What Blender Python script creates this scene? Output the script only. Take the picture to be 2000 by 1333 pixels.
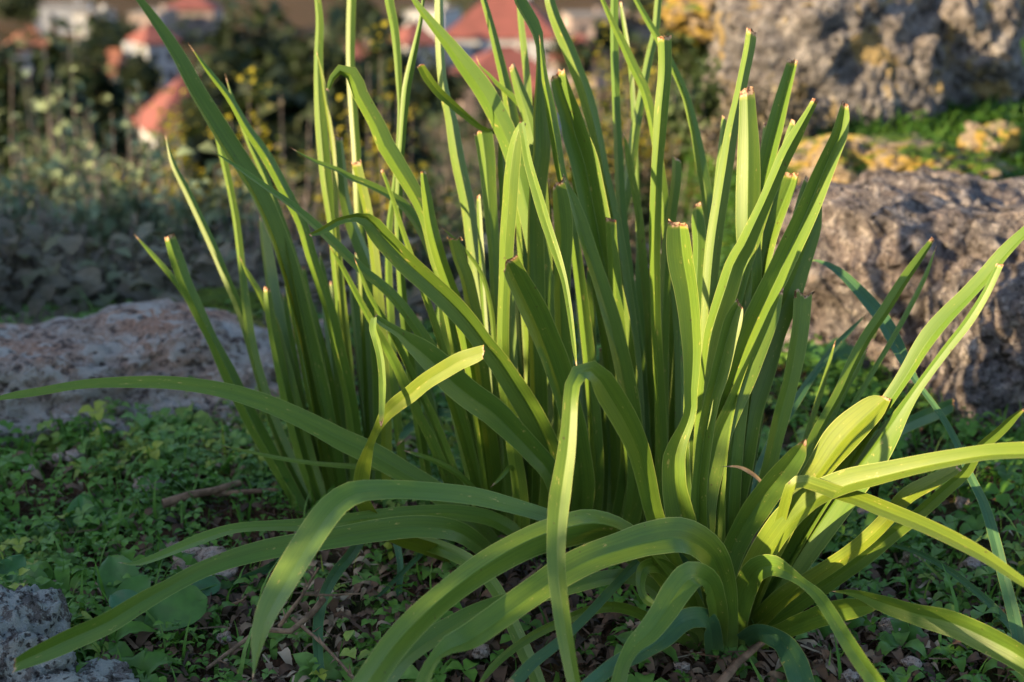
import bpy, math, random
import numpy as np
from mathutils import Vector, Matrix

# ------------------------------------------------------------------ camera, world, sun
for o in list(bpy.data.objects): bpy.data.objects.remove(o)
scn = bpy.context.scene
COL = scn.collection
R_ = math.radians
CAM_H, PITCH, FOC = 0.70, R_(18.0), 50.0
FPX = 2000 * FOC / 36.0
cam_d = bpy.data.cameras.new('camera'); cam = bpy.data.objects.new('camera', cam_d); COL.objects.link(cam)
cam.location = (0, 0, CAM_H); cam.rotation_euler = (R_(90) - PITCH, 0, 0)
cam_d.lens = FOC; cam_d.sensor_width = 36.0; cam_d.clip_start = 0.02; cam_d.clip_end = 3000
cam_d.dof.use_dof = True; cam_d.dof.focus_distance = 1.31; cam_d.dof.aperture_fstop = 4.6; cam_d.dof.aperture_blades = 7
scn.camera = cam

SUN_EL = R_(17.0)
sx, sy = -0.916, -0.40                       # horizontal direction towards the sun: left and behind the camera
SUN = Vector((sx * math.cos(SUN_EL), sy * math.cos(SUN_EL), math.sin(SUN_EL))).normalized()
w = bpy.data.worlds.new('World'); scn.world = w; w.use_nodes = True
nt = w.node_tree
sky = nt.nodes.new('ShaderNodeTexSky'); sky.sky_type = 'NISHITA'; sky.sun_disc = False
sky.sun_elevation = SUN_EL; sky.sun_rotation = math.atan2(sx, sy)
bg = nt.nodes['Background']; bg.inputs['Strength'].default_value = 0.118
nt.links.new(sky.outputs[0], bg.inputs['Color'])
sun_d = bpy.data.lights.new('sun', 'SUN'); sun_d.energy = 5.0; sun_d.angle = R_(0.53); sun_d.color = (1.0, 0.735, 0.40)
sun_o = bpy.data.objects.new('sun', sun_d); COL.objects.link(sun_o)
sun_o.rotation_euler = SUN.to_track_quat('Z', 'Y').to_euler(); sun_o.location = (-4, -4, 6)
scn.view_settings.view_transform = 'Standard'; scn.view_settings.look = 'None'
scn.view_settings.exposure = 1.45; scn.view_settings.gamma = 1.0; scn.view_settings.use_curve_mapping = False
scn.render.engine = 'CYCLES'

rng = np.random.default_rng(7); random.seed(7)

# ------------------------------------------------------------------ helpers
F = np.array([0, math.cos(PITCH), -math.sin(PITCH)]); U = np.array([0, math.sin(PITCH), math.cos(PITCH)])
RT = np.array([1.0, 0, 0]); CAMP = np.array([0, 0, CAM_H])
def at(x, y, D):
    """the place in the world seen at photo pixel x,y at depth D metres"""
    return CAMP + D * (F + RT * (x - 1000) / FPX + U * (666.5 - y) / FPX)
def gdepth(y, z=0.0):
    return (CAM_H - z) / (math.sin(PITCH) - math.cos(PITCH) * (666.5 - y) / FPX)

def hash3(i, j, k, s=0):
    n = (i * 374761393 + j * 668265263 + k * 2147483647 + s * 974711) & 0xffffffff
    n = ((n ^ (n >> 13)) * 1274126177) & 0xffffffff
    n = ((n ^ (n >> 16)) * 2246822519) & 0xffffffff
    return ((n ^ (n >> 15)) & 0xffffff) / float(0xffffff)
def vnoise(p, s=0):
    p = np.asarray(p, float); f = np.floor(p); t = p - f; t = t * t * (3 - 2 * t); f = f.astype(np.int64)
    r = 0
    for a in (0, 1):
        for b in (0, 1):
            for c in (0, 1):
                wgt = (t[:, 0] if a else 1 - t[:, 0]) * (t[:, 1] if b else 1 - t[:, 1]) * (t[:, 2] if c else 1 - t[:, 2])
                r = r + wgt * hash3(f[:, 0] + a, f[:, 1] + b, f[:, 2] + c, s)
    return r * 2 - 1
def fbm(p, oct=4, s=0, gain=0.5):
    r, a = 0, 1.0; p = np.asarray(p, float)
    for o in range(oct):
        r = r + a * vnoise(p, s + o * 17); p = p * 2.03 + 11.3; a *= gain
    return r

def mesh_of(name, V, Fc, mat=None, smooth=True, attrs=None, uv=None):
    """Fc: (n,3) or (n,4) int array, or a list of such arrays"""
    V = np.asarray(V, float)
    groups = Fc if isinstance(Fc, list) else [Fc]
    groups = [np.asarray(g, int) for g in groups if len(g)]
    me = bpy.data.meshes.new(name)
    me.vertices.add(len(V)); me.vertices.foreach_set('co', V.ravel())
    idx = np.concatenate([g.ravel() for g in groups]); cnt = np.concatenate([np.full(len(g), g.shape[1]) for g in groups])
    me.loops.add(len(idx)); me.loops.foreach_set('vertex_index', idx)
    me.polygons.add(len(cnt)); me.polygons.foreach_set('loop_start', np.concatenate([[0], np.cumsum(cnt)[:-1]])); me.polygons.foreach_set('loop_total', cnt)
    me.polygons.foreach_set('use_smooth', np.full(len(cnt), smooth))
    if uv is not None:
        l = me.uv_layers.new(name='UVMap'); l.data.foreach_set('uv', np.asarray(uv, float)[idx].ravel())
    for k, a in (attrs or {}).items():
        at_ = me.attributes.new(k, 'FLOAT', 'POINT'); at_.data.foreach_set('value', np.asarray(a, float))
    me.update(calc_edges=True); me.validate()
    if mat: me.materials.append(mat)
    return me
def link(name, me, parent=None):
    o = bpy.data.objects.new(name, me); COL.objects.link(o)
    if parent: o.parent = parent
    return o
def tag(o, label=None, cat=None, group=None, kind=None):
    for k, v in (('label', label), ('category', cat), ('group', group), ('kind', kind)):
        if v: o[k] = v
    return o
def thing(name, loc, label, cat, group=None):
    o = bpy.data.objects.new(name, None); COL.objects.link(o); o.location = loc; o.empty_display_size = 0.05
    tag(o, label, cat, group); return o
def part(name, me, root):
    """me is in world coordinates; the part keeps that place under its thing"""
    o = link(name, me, root); o.matrix_parent_inverse = Matrix.Translation(-Vector(root_loc(root))); return o
def root_loc(r):
    l = Vector(r.location)
    return l

class NT:
    def __init__(s, name):
        s.m = bpy.data.materials.new(name); s.m.use_nodes = True; s.t = s.m.node_tree; s.t.nodes.clear()
        s.out = s.n('ShaderNodeOutputMaterial')
    def n(s, typ, **kw):
        nd = s.t.nodes.new(typ)
        for k, v in kw.items(): setattr(nd, k, v)
        return nd
    def l(s, a, b): s.t.links.new(a, b)
    def mix(s, fac, a, b, mode='MIX'):
        m = s.n('ShaderNodeMix', data_type='RGBA', blend_type=mode)
        for inp, v in ((m.inputs[0], fac), (m.inputs[6], a), (m.inputs[7], b)):
            if hasattr(v, 'is_output'): s.l(v, inp)
            elif isinstance(v, (tuple, list)): inp.default_value = (*v, 1)
            else: inp.default_value = v
        return m.outputs[2]
    def noise(s, vec, scale, detail=3, rough=0.55):
        nd = s.n('ShaderNodeTexNoise'); nd.inputs['Scale'].default_value = scale; nd.inputs['Detail'].default_value = detail
        nd.inputs['Roughness'].default_value = rough
        if vec is not None: s.l(vec, nd.inputs['Vector'])
        return nd.outputs[0]
    def ramp(s, fac, a, b, va=0.0, vb=1.0):
        r = s.n('ShaderNodeMapRange', interpolation_type='SMOOTHSTEP'); s.l(fac, r.inputs[0])
        r.inputs[1].default_value = a; r.inputs[2].default_value = b; r.inputs[3].default_value = va; r.inputs[4].default_value = vb
        return r.outputs[0]
    def math(s, op, a, b=None):
        m = s.n('ShaderNodeMath', operation=op)
        for inp, v in ((m.inputs[0], a), (m.inputs[1], b)):
            if v is None: continue
            if hasattr(v, 'is_output'): s.l(v, inp)
            else: inp.default_value = v
        return m.outputs[0]
    def attr(s, name): return s.n('ShaderNodeAttribute', attribute_name=name).outputs['Fac']

def mat_leaf(name, refl, trans, young=(0.13, 0.20, 0.06), tw=0.22, rough=0.42):
    N = NT(name)
    uvn = N.n('ShaderNodeUVMap'); sep = N.n('ShaderNodeSeparateXYZ'); N.l(uvn.outputs[0], sep.inputs[0])
    u, v = sep.outputs[0], sep.outputs[1]
    rnd = N.n('ShaderNodeObjectInfo').outputs['Random']
    # parallel veins: noise stretched along the blade
    cmb = N.n('ShaderNodeCombineXYZ'); N.l(N.math('MULTIPLY', u, 34.0), cmb.inputs[0]); N.l(N.math('MULTIPLY', v, 1.3), cmb.inputs[1]); N.l(N.math('MULTIPLY', rnd, 50.0), cmb.inputs[2])
    vein = N.noise(cmb.outputs[0], 1.0, 2, 0.6)
    cmb2 = N.n('ShaderNodeCombineXYZ'); N.l(N.math('MULTIPLY', u, 3.0), cmb2.inputs[0]); N.l(N.math('MULTIPLY', v, 9.0), cmb2.inputs[1]); N.l(N.math('MULTIPLY', rnd, 90.0), cmb2.inputs[2])
    blot = N.noise(cmb2.outputs[0], 1.0, 3, 0.6)
    dark = tuple(c * 0.80 for c in refl)
    c = N.mix(N.ramp(vein, 0.36, 0.62), dark, refl)
    c = N.mix(N.ramp(blot, 0.35, 0.75, 0, 0.5), c, tuple(x * y for x, y in zip(refl, (1.5, 1.22, 0.8))))
    c = N.mix(N.math('MULTIPLY', rnd, 0.35), c, (refl[0] * 0.55, refl[1] * 0.8, refl[2] * 1.25))
    edge = N.math('ABSOLUTE', N.math('SUBTRACT', u, 0.5))
    em = N.ramp(edge, 0.472, 0.496)
    c = N.mix(N.math('MULTIPLY', em, 0.7), c, (0.36, 0.40, 0.11))
    base = N.ramp(v, 0.0, 0.10, 1, 0)
    c = N.mix(N.math('MULTIPLY', base, 0.5), c, young)
    # insect marks: small torn yellow and brown flecks
    cmb3 = N.n('ShaderNodeCombineXYZ'); N.l(N.math('MULTIPLY', u, 6.0), cmb3.inputs[0]); N.l(N.math('MULTIPLY', v, 46.0), cmb3.inputs[1]); N.l(N.math('MULTIPLY', rnd, 30.0), cmb3.inputs[2])
    fl = N.noise(cmb3.outputs[0], 1.0, 3, 0.75)
    flm = N.math('MULTIPLY', N.ramp(fl, 0.625, 0.66), N.ramp(blot, 0.52, 0.6))
    c = N.mix(N.math('MULTIPLY', flm, 0.8), c, (0.42, 0.34, 0.10))
    spk = N.noise(N.n('ShaderNodeTexCoord').outputs['Object'], 190.0, 1, 0.5)
    c = N.mix(N.math('MULTIPLY', N.ramp(spk, 0.76, 0.79), 0.7), c, (0.07, 0.045, 0.02))
    dry = N.attr('dry')
    dn = N.noise(N.n('ShaderNodeTexCoord').outputs['Object'], 260.0, 2, 0.6)
    dm = N.ramp(N.math('ADD', dry, N.math('MULTIPLY', N.math('SUBTRACT', dn, 0.5), 0.7)), 0.42, 0.62)
    halo = N.ramp(dry, 0.12, 0.5, 0, 0.6)
    c = N.mix(halo, c, (0.30, 0.30, 0.06))
    c = N.mix(dm, c, N.mix(N.ramp(dn, 0.4, 0.6), (0.16, 0.065, 0.03), (0.55, 0.36, 0.22)))
    p = N.n('ShaderNodeBsdfPrincipled'); N.l(c, p.inputs['Base Color']); p.inputs['Roughness'].default_value = rough
    p.inputs['Specular IOR Level'].default_value = 0.35
    bmp = N.n('ShaderNodeBump'); bmp.inputs['Strength'].default_value = 0.15; bmp.inputs['Distance'].default_value = 0.0006
    N.l(vein, bmp.inputs['Height']); N.l(bmp.outputs[0], p.inputs['Normal'])
    tr = N.n('ShaderNodeBsdfTranslucent')
    tc = N.mix(dm, N.mix(N.ramp(vein, 0.36, 0.62), tuple(x * 0.6 for x in trans), trans), (0.35, 0.2, 0.1)); N.l(tc, tr.inputs['Color'])
    ms = N.n('ShaderNodeMixShader'); ms.inputs[0].default_value = tw; N.l(p.outputs[0], ms.inputs[1]); N.l(tr.outputs[0], ms.inputs[2])
    N.l(ms.outputs[0], N.out.inputs[0]); return N.m

def mat_foliage(name, cols, trans=(0.2, 0.3, 0.04), tw=0.3, rough=0.55, spec=0.3):
    """colour per leaf from the point attribute rnd"""
    N = NT(name); r = N.attr('rnd')
    cr = N.n('ShaderNodeValToRGB'); N.l(r, cr.inputs[0]); e = cr.color_ramp.elements
    e[0].color = (*cols[0], 1); e[1].color = (*cols[-1], 1)
    for i, c in enumerate(cols[1:-1]): e.new((i + 1) / (len(cols) - 1)).color = (*c, 1)
    nz = N.noise(N.n('ShaderNodeTexCoord').outputs['Object'], 90.0, 2)
    c = N.mix(N.ramp(nz, 0.3, 0.7, 0, 0.35), cr.outputs[0], (0.03, 0.04, 0.015))
    p = N.n('ShaderNodeBsdfPrincipled'); N.l(c, p.inputs['Base Color']); p.inputs['Roughness'].default_value = rough; p.inputs['Specular IOR Level'].default_value = spec
    tr = N.n('ShaderNodeBsdfTranslucent'); tr.inputs[0].default_value = (*trans, 1)
    ms = N.n('ShaderNodeMixShader'); ms.inputs[0].default_value = tw; N.l(p.outputs[0], ms.inputs[1]); N.l(tr.outputs[0], ms.inputs[2])
    N.l(ms.outputs[0], N.out.inputs[0]); return N.m

def mat_rock(name, a, b, pits, lichen=None, lich_amt=0.5, white=(0.5, 0.5, 0.5), white_amt=0.5, scale=1.0, moss=None):
    N = NT(name); co = N.n('ShaderNodeTexCoord').outputs['Object']
    n1 = N.noise(co, 7 * scale, 5, 0.6); n2 = N.noise(co, 30 * scale, 5, 0.7); n3 = N.noise(co, 95 * scale, 4, 0.75); n4 = N.noise(co, 15 * scale, 4, 0.65)
    vor = N.n('ShaderNodeTexVoronoi'); vor.inputs['Scale'].default_value = 42 * scale; vor.inputs['Randomness'].default_value = 1.0
    wv = N.n('ShaderNodeVectorMath', operation='ADD'); nv = N.n('ShaderNodeTexNoise'); nv.inputs['Scale'].default_value = 40 * scale; N.l(co, nv.inputs['Vector'])
    sc_ = N.n('ShaderNodeVectorMath', operation='SCALE'); N.l(nv.outputs['Color'], sc_.inputs[0]); sc_.inputs['Scale'].default_value = 0.035 / scale
    N.l(co, wv.inputs[0]); N.l(sc_.outputs[0], wv.inputs[1]); N.l(wv.outputs[0], vor.inputs['Vector']); vd = vor.outputs['Distance']
    pitm = N.math('MULTIPLY', N.ramp(vd, 0.34, 0.16), N.ramp(n4, 0.44, 0.54))
    c = N.mix(N.ramp(n1, 0.40, 0.60), a, b)
    c = N.mix(N.math('MULTIPLY', N.ramp(n2, 0.53, 0.58), white_amt), c, white)
    c = N.mix(N.ramp(n2, 0.45, 0.38, 0, 0.85), c, pits)
    c = N.mix(N.ramp(n3, 0.45, 0.36, 0, 0.75), c, tuple(x * 0.7 for x in pits))
    c = N.mix(N.ramp(n3, 0.56, 0.64, 0, 0.5), c, white)
    if lichen: c = N.mix(N.math('MULTIPLY', N.ramp(n4, 0.64 - 0.14 * lich_amt, 0.69 - 0.14 * lich_amt), 0.85), c, lichen)
    c = N.mix(N.math('MULTIPLY', pitm, 0.85), c, pits)
    if moss:
        geo = N.n('ShaderNodeNewGeometry'); sp = N.n('ShaderNodeSeparateXYZ'); N.l(geo.outputs['Normal'], sp.inputs[0])
        mk = N.math('MULTIPLY', N.ramp(sp.outputs[2], 0.45, 0.8), N.ramp(n1, 0.42, 0.55))
        c = N.mix(mk, c, N.mix(N.ramp(n2, 0.4, 0.6), moss, (moss[0] * 2.4, moss[1] * 1.7, moss[2])))
    p = N.n('ShaderNodeBsdfPrincipled'); N.l(c, p.inputs['Base Color']); p.inputs['Roughness'].default_value = 0.9; p.inputs['Specular IOR Level'].default_value = 0.2
    h = N.math('SUBTRACT', N.math('ADD', N.math('MULTIPLY', n2, 1.0), N.math('MULTIPLY', n3, 0.45)), N.math('MULTIPLY', pitm, 0.5))
    bmp = N.n('ShaderNodeBump'); bmp.inputs['Strength'].default_value = 1.0; bmp.inputs['Distance'].default_value = 0.035 / scale
    N.l(h, bmp.inputs['Height']); N.l(bmp.outputs[0], p.inputs['Normal'])
    N.l(p.outputs[0], N.out.inputs[0]); return N.m

def mat_plain(name, col, col2=None, scale=8, rough=0.8, spec=0.3, bump=0.0):
    N = NT(name); p = N.n('ShaderNodeBsdfPrincipled'); p.inputs['Roughness'].default_value = rough; p.inputs['Specular IOR Level'].default_value = spec
    nz = N.noise(N.n('ShaderNodeTexCoord').outputs['Object'], scale, 4, 0.6)
    N.l(N.mix(N.ramp(nz, 0.35, 0.65), col, col2 or tuple(c * 0.7 for c in col)), p.inputs['Base Color'])
    if bump:
        b = N.n('ShaderNodeBump'); b.inputs['Strength'].default_value = 0.8; b.inputs['Distance'].default_value = bump
        N.l(nz, b.inputs['Height']); N.l(b.outputs[0], p.inputs['Normal'])
    N.l(p.outputs[0], N.out.inputs[0]); return N.m

# ------------------------------------------------------------------ terrain
def sstep(a, b, x):
    t = np.clip((x - a) / (b - a), 0, 1); return t * t * (3 - 2 * t)
def terrain(x, y, fine=True):
    x = np.asarray(x, float); y = np.asarray(y, float)
    p = np.stack([x, y, np.zeros_like(x)], 1)
    edge = 2.12 + 2.7 * sstep(0.30, 0.75, x) + 0.10 * fbm(p * 0.9, 2, 5)
    z = 0.14 * sstep(1.9, 3.6, y) * sstep(0.3, 0.9, x)
    drop = np.clip(y - edge, 0, None)
    sl = 0.45 * (np.sqrt(drop ** 2 + 0.09) - 0.3)
    z = z - 27 * (1 - np.exp(-sl / 27 * 1.15))
    far = sstep(2.5, 30, drop)
    z = z + far * (1.3 * fbm(p * 0.06, 3, 21))
    z = z + 0.012 * fbm(p * 5, 3, 3) * (1 - far)
    # unseen bank and slope added on the left to shade ground and lower leaves
    bl = -x - 1.25 - 0.38 * np.clip(y, 0, None) - 0.12 * fbm(p * 1.7, 2, 9)
    top = 0.66 + 0.10 * fbm(p * 3.1, 3, 12) + 0.19 * np.clip(bl - 0.5, 0, 60) + 0.02 * np.clip(y, 0, 120)
    k = sstep(0.0, 0.55, bl) * sstep(-6, -1, y) * (1 - sstep(1.5, 3.2, y))
    z = z * (1 - k) + k * np.maximum(top, z)
    return z
def tz(x, y): return float(terrain(np.array([x]), np.array([y]))[0])

def axis(lo, hi, dlo, dhi, step, grow=1.13):
    a = list(np.arange(dlo, dhi + 1e-6, step)); s = step; v = dhi
    while v < hi: s *= grow; v += s; a.append(v)
    s = step; v = dlo
    while v > lo: s *= grow; v -= s; a.insert(0, v)
    return np.array(a)
gx = axis(-420, 420, -3.0, 2.2, 0.045); gy = axis(-60, 900, 0.3, 5.2, 0.045)
X, Y = np.meshgrid(gx, gy); nx, ny = len(gx), len(gy)
Z = terrain(X.ravel(), Y.ravel())
ii = np.arange(nx * ny).reshape(ny, nx)
quads = np.stack([ii[:-1, :-1], ii[:-1, 1:], ii[1:, 1:], ii[1:, :-1]], -1).reshape(-1, 4)
N = NT('soil'); co = N.n('ShaderNodeTexCoord').outputs['Object']
n1, n2, n3 = N.noise(co, 3.0, 4), N.noise(co, 22.0, 4, 0.65), N.noise(co, 120.0, 3, 0.7)
c = N.mix(N.ramp(n2, 0.35, 0.65), (0.045, 0.026, 0.016), (0.13, 0.066, 0.038))
c = N.mix(N.ramp(n3, 0.60, 0.70, 0, 0.7), c, (0.22, 0.16, 0.11))
c = N.mix(N.ramp(n1, 0.45, 0.6, 0, 0.6), c, (0.035, 0.055, 0.018))
p = N.n('ShaderNodeBsdfPrincipled'); N.l(c, p.inputs['Base Color']); p.inputs['Roughness'].default_value = 0.95; p.inputs['Specular IOR Level'].default_value = 0.088
b = N.n('ShaderNodeBump'); b.inputs['Strength'].default_value = 1; b.inputs['Distance'].default_value = 0.008; N.l(N.math('ADD', n2, n3), b.inputs['Height']); N.l(b.outputs[0], p.inputs['Normal'])
N.l(p.outputs[0], N.out.inputs[0]); M_SOIL = N.m
g = link('ground', mesh_of('ground', np.stack([X.ravel(), Y.ravel(), Z], 1), quads, M_SOIL)); tag(g, kind='structure')
# ------------------------------------------------------------------ strap-leaved plants
M_LEAF = mat_leaf('strap_leaf', (0.104, 0.182, 0.021), (0.34, 0.40, 0.02), tw=0.045)
M_LEAFB = mat_leaf('strap_leaf_glaucous', (0.055, 0.14, 0.058), (0.2, 0.38, 0.06), tw=0.05, rough=0.5)
M_LEAFY = mat_leaf('strap_leaf_yellowing', (0.142, 0.200, 0.017), (0.38, 0.40, 0.02), tw=0.08)
M_LEAFD = mat_plain('withered_leaf', (0.30, 0.22, 0.14), (0.16, 0.11, 0.07), 60, 0.85)

def interp_path(P, n):
    """smooth curve through the rows of P, evenly spaced in the picture"""
    P = np.asarray(P, float); d = np.maximum(np.hypot(*np.diff(P[:, :2], axis=0).T), 1e-3) ** 0.75
    t = np.concatenate([[0], np.cumsum(d)])
    m = np.zeros_like(P)
    for i in range(len(P)):
        if i == 0: m[i] = (P[1] - P[0]) / (t[1] - t[0])
        elif i == len(P) - 1: m[i] = (P[-1] - P[-2]) / (t[-1] - t[-2])
        else:
            d0 = (P[i] - P[i - 1]) / (t[i] - t[i - 1]); d1 = (P[i + 1] - P[i]) / (t[i + 1] - t[i])
            h0, h1 = t[i] - t[i - 1], t[i + 1] - t[i]
            m[i] = (d0 * h1 + d1 * h0) / (h0 + h1)
            m[i, 2:] = np.where(d0[2:] * d1[2:] <= 0, 0, m[i, 2:])
    fine = np.linspace(0, t[-1], 500); k = np.clip(np.searchsorted(t, fine, 'right') - 1, 0, len(P) - 2)
    h = (t[k + 1] - t[k])[:, None]; s = ((fine - t[k])[:, None]) / h
    C = (2*s**3-3*s**2+1)*P[k] + (s**3-2*s**2+s)*h*m[k] + (-2*s**3+3*s**2)*P[k+1] + (s**3-s**2)*h*m[k+1]
    L = np.concatenate([[0], np.cumsum(np.hypot(*np.diff(C[:, :2], axis=0).T))])
    g_ = np.concatenate([np.linspace(0, 1, n - 6)[:-1] * 0.975, 1 - 0.025 * np.linspace(1, 0, 7) ** 1.3])
    q = g_ * L[-1]
    return np.stack([np.interp(q, L, C[:, j]) for j in range(C.shape[1])], 1), g_

def leaf_mesh(pts, Dt, fold=0.0, yaw=0.0, cut=True, mat=None, Db=None, skew=None, nrow=54, ncol=11, onground=True, seed=0, dryk=1.0, yaw2=None):
    """pts: base to tip, (photo x, photo y, visible width[, depth]); Dt: depth of the tip.
    fold > 0 shows the channel, fold < 0 shows the keel; yaw > 0 turns the blade to the left."""
    r = np.random.default_rng(seed)
    P = [list(p) + [np.nan] * (4 - len(p)) for p in pts]; P = np.array(P, float)
    L = np.concatenate([[0], np.cumsum(np.hypot(*np.diff(P[:, :2], axis=0).T))]); L /= L[-1]
    if Db is None: Db = gdepth(P[0, 1])
    D = P[:, 3].copy()
    known = ~np.isnan(D); 
    if not known[0]: D[0] = Db
    if not known[-1]: D[-1] = Dt
    k = ~np.isnan(D); D = np.interp(L ** 0.85, L[k] ** 0.85, D[k])
    P[:, 3] = D
    Q, t = interp_path(P, nrow)
    Dq = Q[:, 3]; C = CAMP + Dq[:, None] * (F + RT * ((Q[:, 0:1] - 1000) / FPX) + U * ((666.5 - Q[:, 1:2]) / FPX))
    if onground: C[0] -= np.array([0, 0, 0.012])
    T = np.gradient(C, axis=0); T /= np.linalg.norm(T, axis=1)[:, None]
    Vw = CAMP - C; Vw /= np.linalg.norm(Vw, axis=1)[:, None]
    Nn = Vw - (Vw * T).sum(1)[:, None] * T; Nn /= np.maximum(np.linalg.norm(Nn, axis=1)[:, None], 1e-6)
    S = np.cross(T, Nn)
    yaw = max(-62, min(50, yaw * 1.2)); fold = max(-52, min(52, fold * 1.32))
    y0 = R_(yaw); y1 = R_(yaw2 if yaw2 is not None else yaw)
    yw = y0 + (y1 - y0) * t + R_(7) * np.sin(t * r.uniform(4, 9) + r.uniform(0, 6)) * sstep(0, .2, t)
    cy, sy_ = np.cos(yw)[:, None], np.sin(yw)[:, None]
    N2 = cy * Nn - sy_ * S; S2 = cy * S + sy_ * Nn
    hw = Q[:, 2] * Dq / FPX * 0.5 / np.maximum(cy[:, 0], 0.35)
    hw = hw * (1 + 0.02 * np.sin(t * 31 + r.uniform(0, 6)))
    if not cut: hw = hw * np.clip((1 - t) * 14, 0.02, 1) ** 0.6
    us = np.array([-1, -.95, -.65, -.35, -.05, 0, .05, .35, .65, .95, 1])
    ft = math.tan(R_(fold)); shape = np.abs(us) - 0.10 * us ** 2 + 0.03 * np.sin(us * 5 + seed)
    foldk = ft * (0.55 + 0.45 * sstep(0, .3, t)) if True else ft
    V = C[:, None, :] + S2[:, None, :] * (us[None, :, None] * hw[:, None, None]) + N2[:, None, :] * ((shape[None, :] * hw[:, None] * foldk[:, None])[:, :, None])
    dry = np.zeros((nrow, ncol))
    if cut:
        sk = r.uniform(-0.5, 0.5) if skew is None else skew
        jag = (sk * us + r.normal(0, 0.12, ncol) + 0.25 * (np.abs(us) > .9) * r.uniform(-1, 1, ncol)) * hw[-1]
        wt = sstep(0.965, 1.0, t)
        V = V + (T[-1][None, None, :] * (wt[:, None] * jag[None, :])[:, :, None])
        dd = (1 - t) * np.sum(np.linalg.norm(np.diff(C, axis=0), axis=1))
        dry[:] = np.clip(1 - dd / (0.0085 * dryk), 0, 1)[:, None]
        V[-1] += N2[-1] * (hw[-1] * r.normal(0, 0.15, (ncol, 1)))
    else:
        dd = (1 - t) * np.sum(np.linalg.norm(np.diff(C, axis=0), axis=1))
        dry[:] = np.clip(1 - dd / (0.016 * dryk), 0, 1)[:, None]
    i = np.arange(nrow * ncol).reshape(nrow, ncol)
    q = np.stack([i[:-1, :-1], i[:-1, 1:], i[1:, 1:], i[1:, :-1]], -1).reshape(-1, 4)
    uv = np.stack(np.broadcast_arrays((us[None, :] + 1) / 2, t[:, None]), -1).reshape(-1, 2)
    return mesh_of('leaf', V.reshape(-1, 3), q, mat or M_LEAF, True, {'dry': dry.ravel()}, uv)

PL = {}
for key, (bx, by), lab in (
    ('A', (1400, 1262), 'large clump of wide strap leaves, its front leaves arching down to the ground'),
    ('B', (1010, 1105), 'tall central clump of upright strap leaves with bent and snapped blades'),
    ('C', (655, 1010), 'thinner clump of narrow upright leaves beside the low pinkish rock'),
    ('E', (2080, 1380), 'strap-leaved plant sending a long curved leaf and a pale flat one in from its base')):
    P0 = at(bx, by, gdepth(by)); PL[key] = thing('strap_leaf_plant', (P0[0], P0[1], 0), lab, 'plant', 'strap-leaved plants among the rocks')
LEAFCOUNT = 0
def leaf(plant, pts, Dt, fold=0, yaw=0, cut=True, mat=None, hang=None, **kw):
    """pts are written tip first; hang = a second stretch of the same blade, bent over, tip last"""
    global LEAFCOUNT; LEAFCOUNT += 1
    hk = kw.pop('hangkw', {})
    o = part('leaf', leaf_mesh(pts[::-1], Dt, fold, yaw, cut, mat, seed=LEAFCOUNT, **kw), PL[plant])
    if hang:
        s = link('bent_tip', leaf_mesh(hang, hk.pop('Dt', Dt), hk.pop('fold', fold), hk.pop('yaw', yaw), hk.pop('cut', False), mat, Db=Dt, seed=LEAFCOUNT + 500, onground=False, **hk), o)
    return o

# --- C: left clump
leaf('C', [(262,458,3),(290,490,8),(330,536,11),(362,578,12),(400,642,13),(470,765,15),(540,900,18),(600,1005,16)], 1.66, -20, 20, False)
leaf('C', [(328,461,22),(345,512,27),(360,552,27),(385,605,26),(410,655,22),(442,720,30),(490,820,32),(545,920,30),(598,1012,26)], 1.62, -38, 5, True, skew=.2)
leaf('C', [(322,259,4),(336,315,10),(367,378,15),(395,437,16),(422,496,17),(440,540,17),(470,610,18),(505,730,20),(550,870,22),(605,1000,20)], 1.72, -28, 5, False)
leaf('C', [(255,-15,12),(300,52,20),(338,115,26),(371,178,31),(404,232,34),(440,290,36),(490,365,36),(532,455,34),(565,560,34),(600,720,34),(630,880,32),(655,1010,26)], 1.56, 26, -38, True, yaw2=-52)
leaf('C', [(367,84,3),(402,133,10),(448,192,14),(483,252,18),(518,302,22),(553,367,23),(588,437,22),(606,500,22),(622,550,23),(642,610,24),(660,690,26),(680,770,26),(695,880,25),(690,1005,20)], 1.55, -36, 6, False, dryk=1.6)
leaf('C', [(439,143,3),(451,182,7),(485,275,11),(515,340,14),(545,420,16),(578,520,18),(616,640,22),(648,780,24),(668,1000,20)], 1.66, -30, 0, False, dryk=1.5)
leaf('C', [(415,224,10),(430,290,15),(444,350,14),(458,420,14),(468,500,14),(476,580,16),(486,660,18),(520,790,20),(575,920,22),(622,1005,20)], 1.68, -25, 25, True)
leaf('C', [(506,418,8),(512,470,20),(525,560,24),(545,660,25),(572,780,26),(602,900,26),(632,1010,22)], 1.70, 15, -48, False)
leaf('C', [(466,498,3),(486,540,9),(504,570,12),(520,604,14),(534,636,16),(550,690,18),(580,800,20),(612,920,20),(640,1008,18)], 1.64, -24, 20, False)
leaf('C', [(522,562,13),(524,590,16),(531,640,20),(543,700,23),(566,800,24),(602,930,24),(634,1008,20)], 1.62, -38, 0, True)
leaf('C', [(558,524,12),(561,555,14),(569,600,15),(582,660,16),(604,770,18),(635,900,20),(655,1008,18)], 1.66, -20, 30, True)
leaf('C', [(556,462,6),(572,530,18),(592,620,23),(612,710,25),(636,820,26),(658,930,26),(670,1008,22)], 1.60, 20, -45, False)
leaf('C', [(617,-15,12),(622,40,15),(620,110,17),(622,200,22),(628,280,24),(636,360,24),(648,440,22),(657,540,22),(670,680,24),(686,840,24),(702,1005,20)], 1.68, -24, 22, True)
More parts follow.
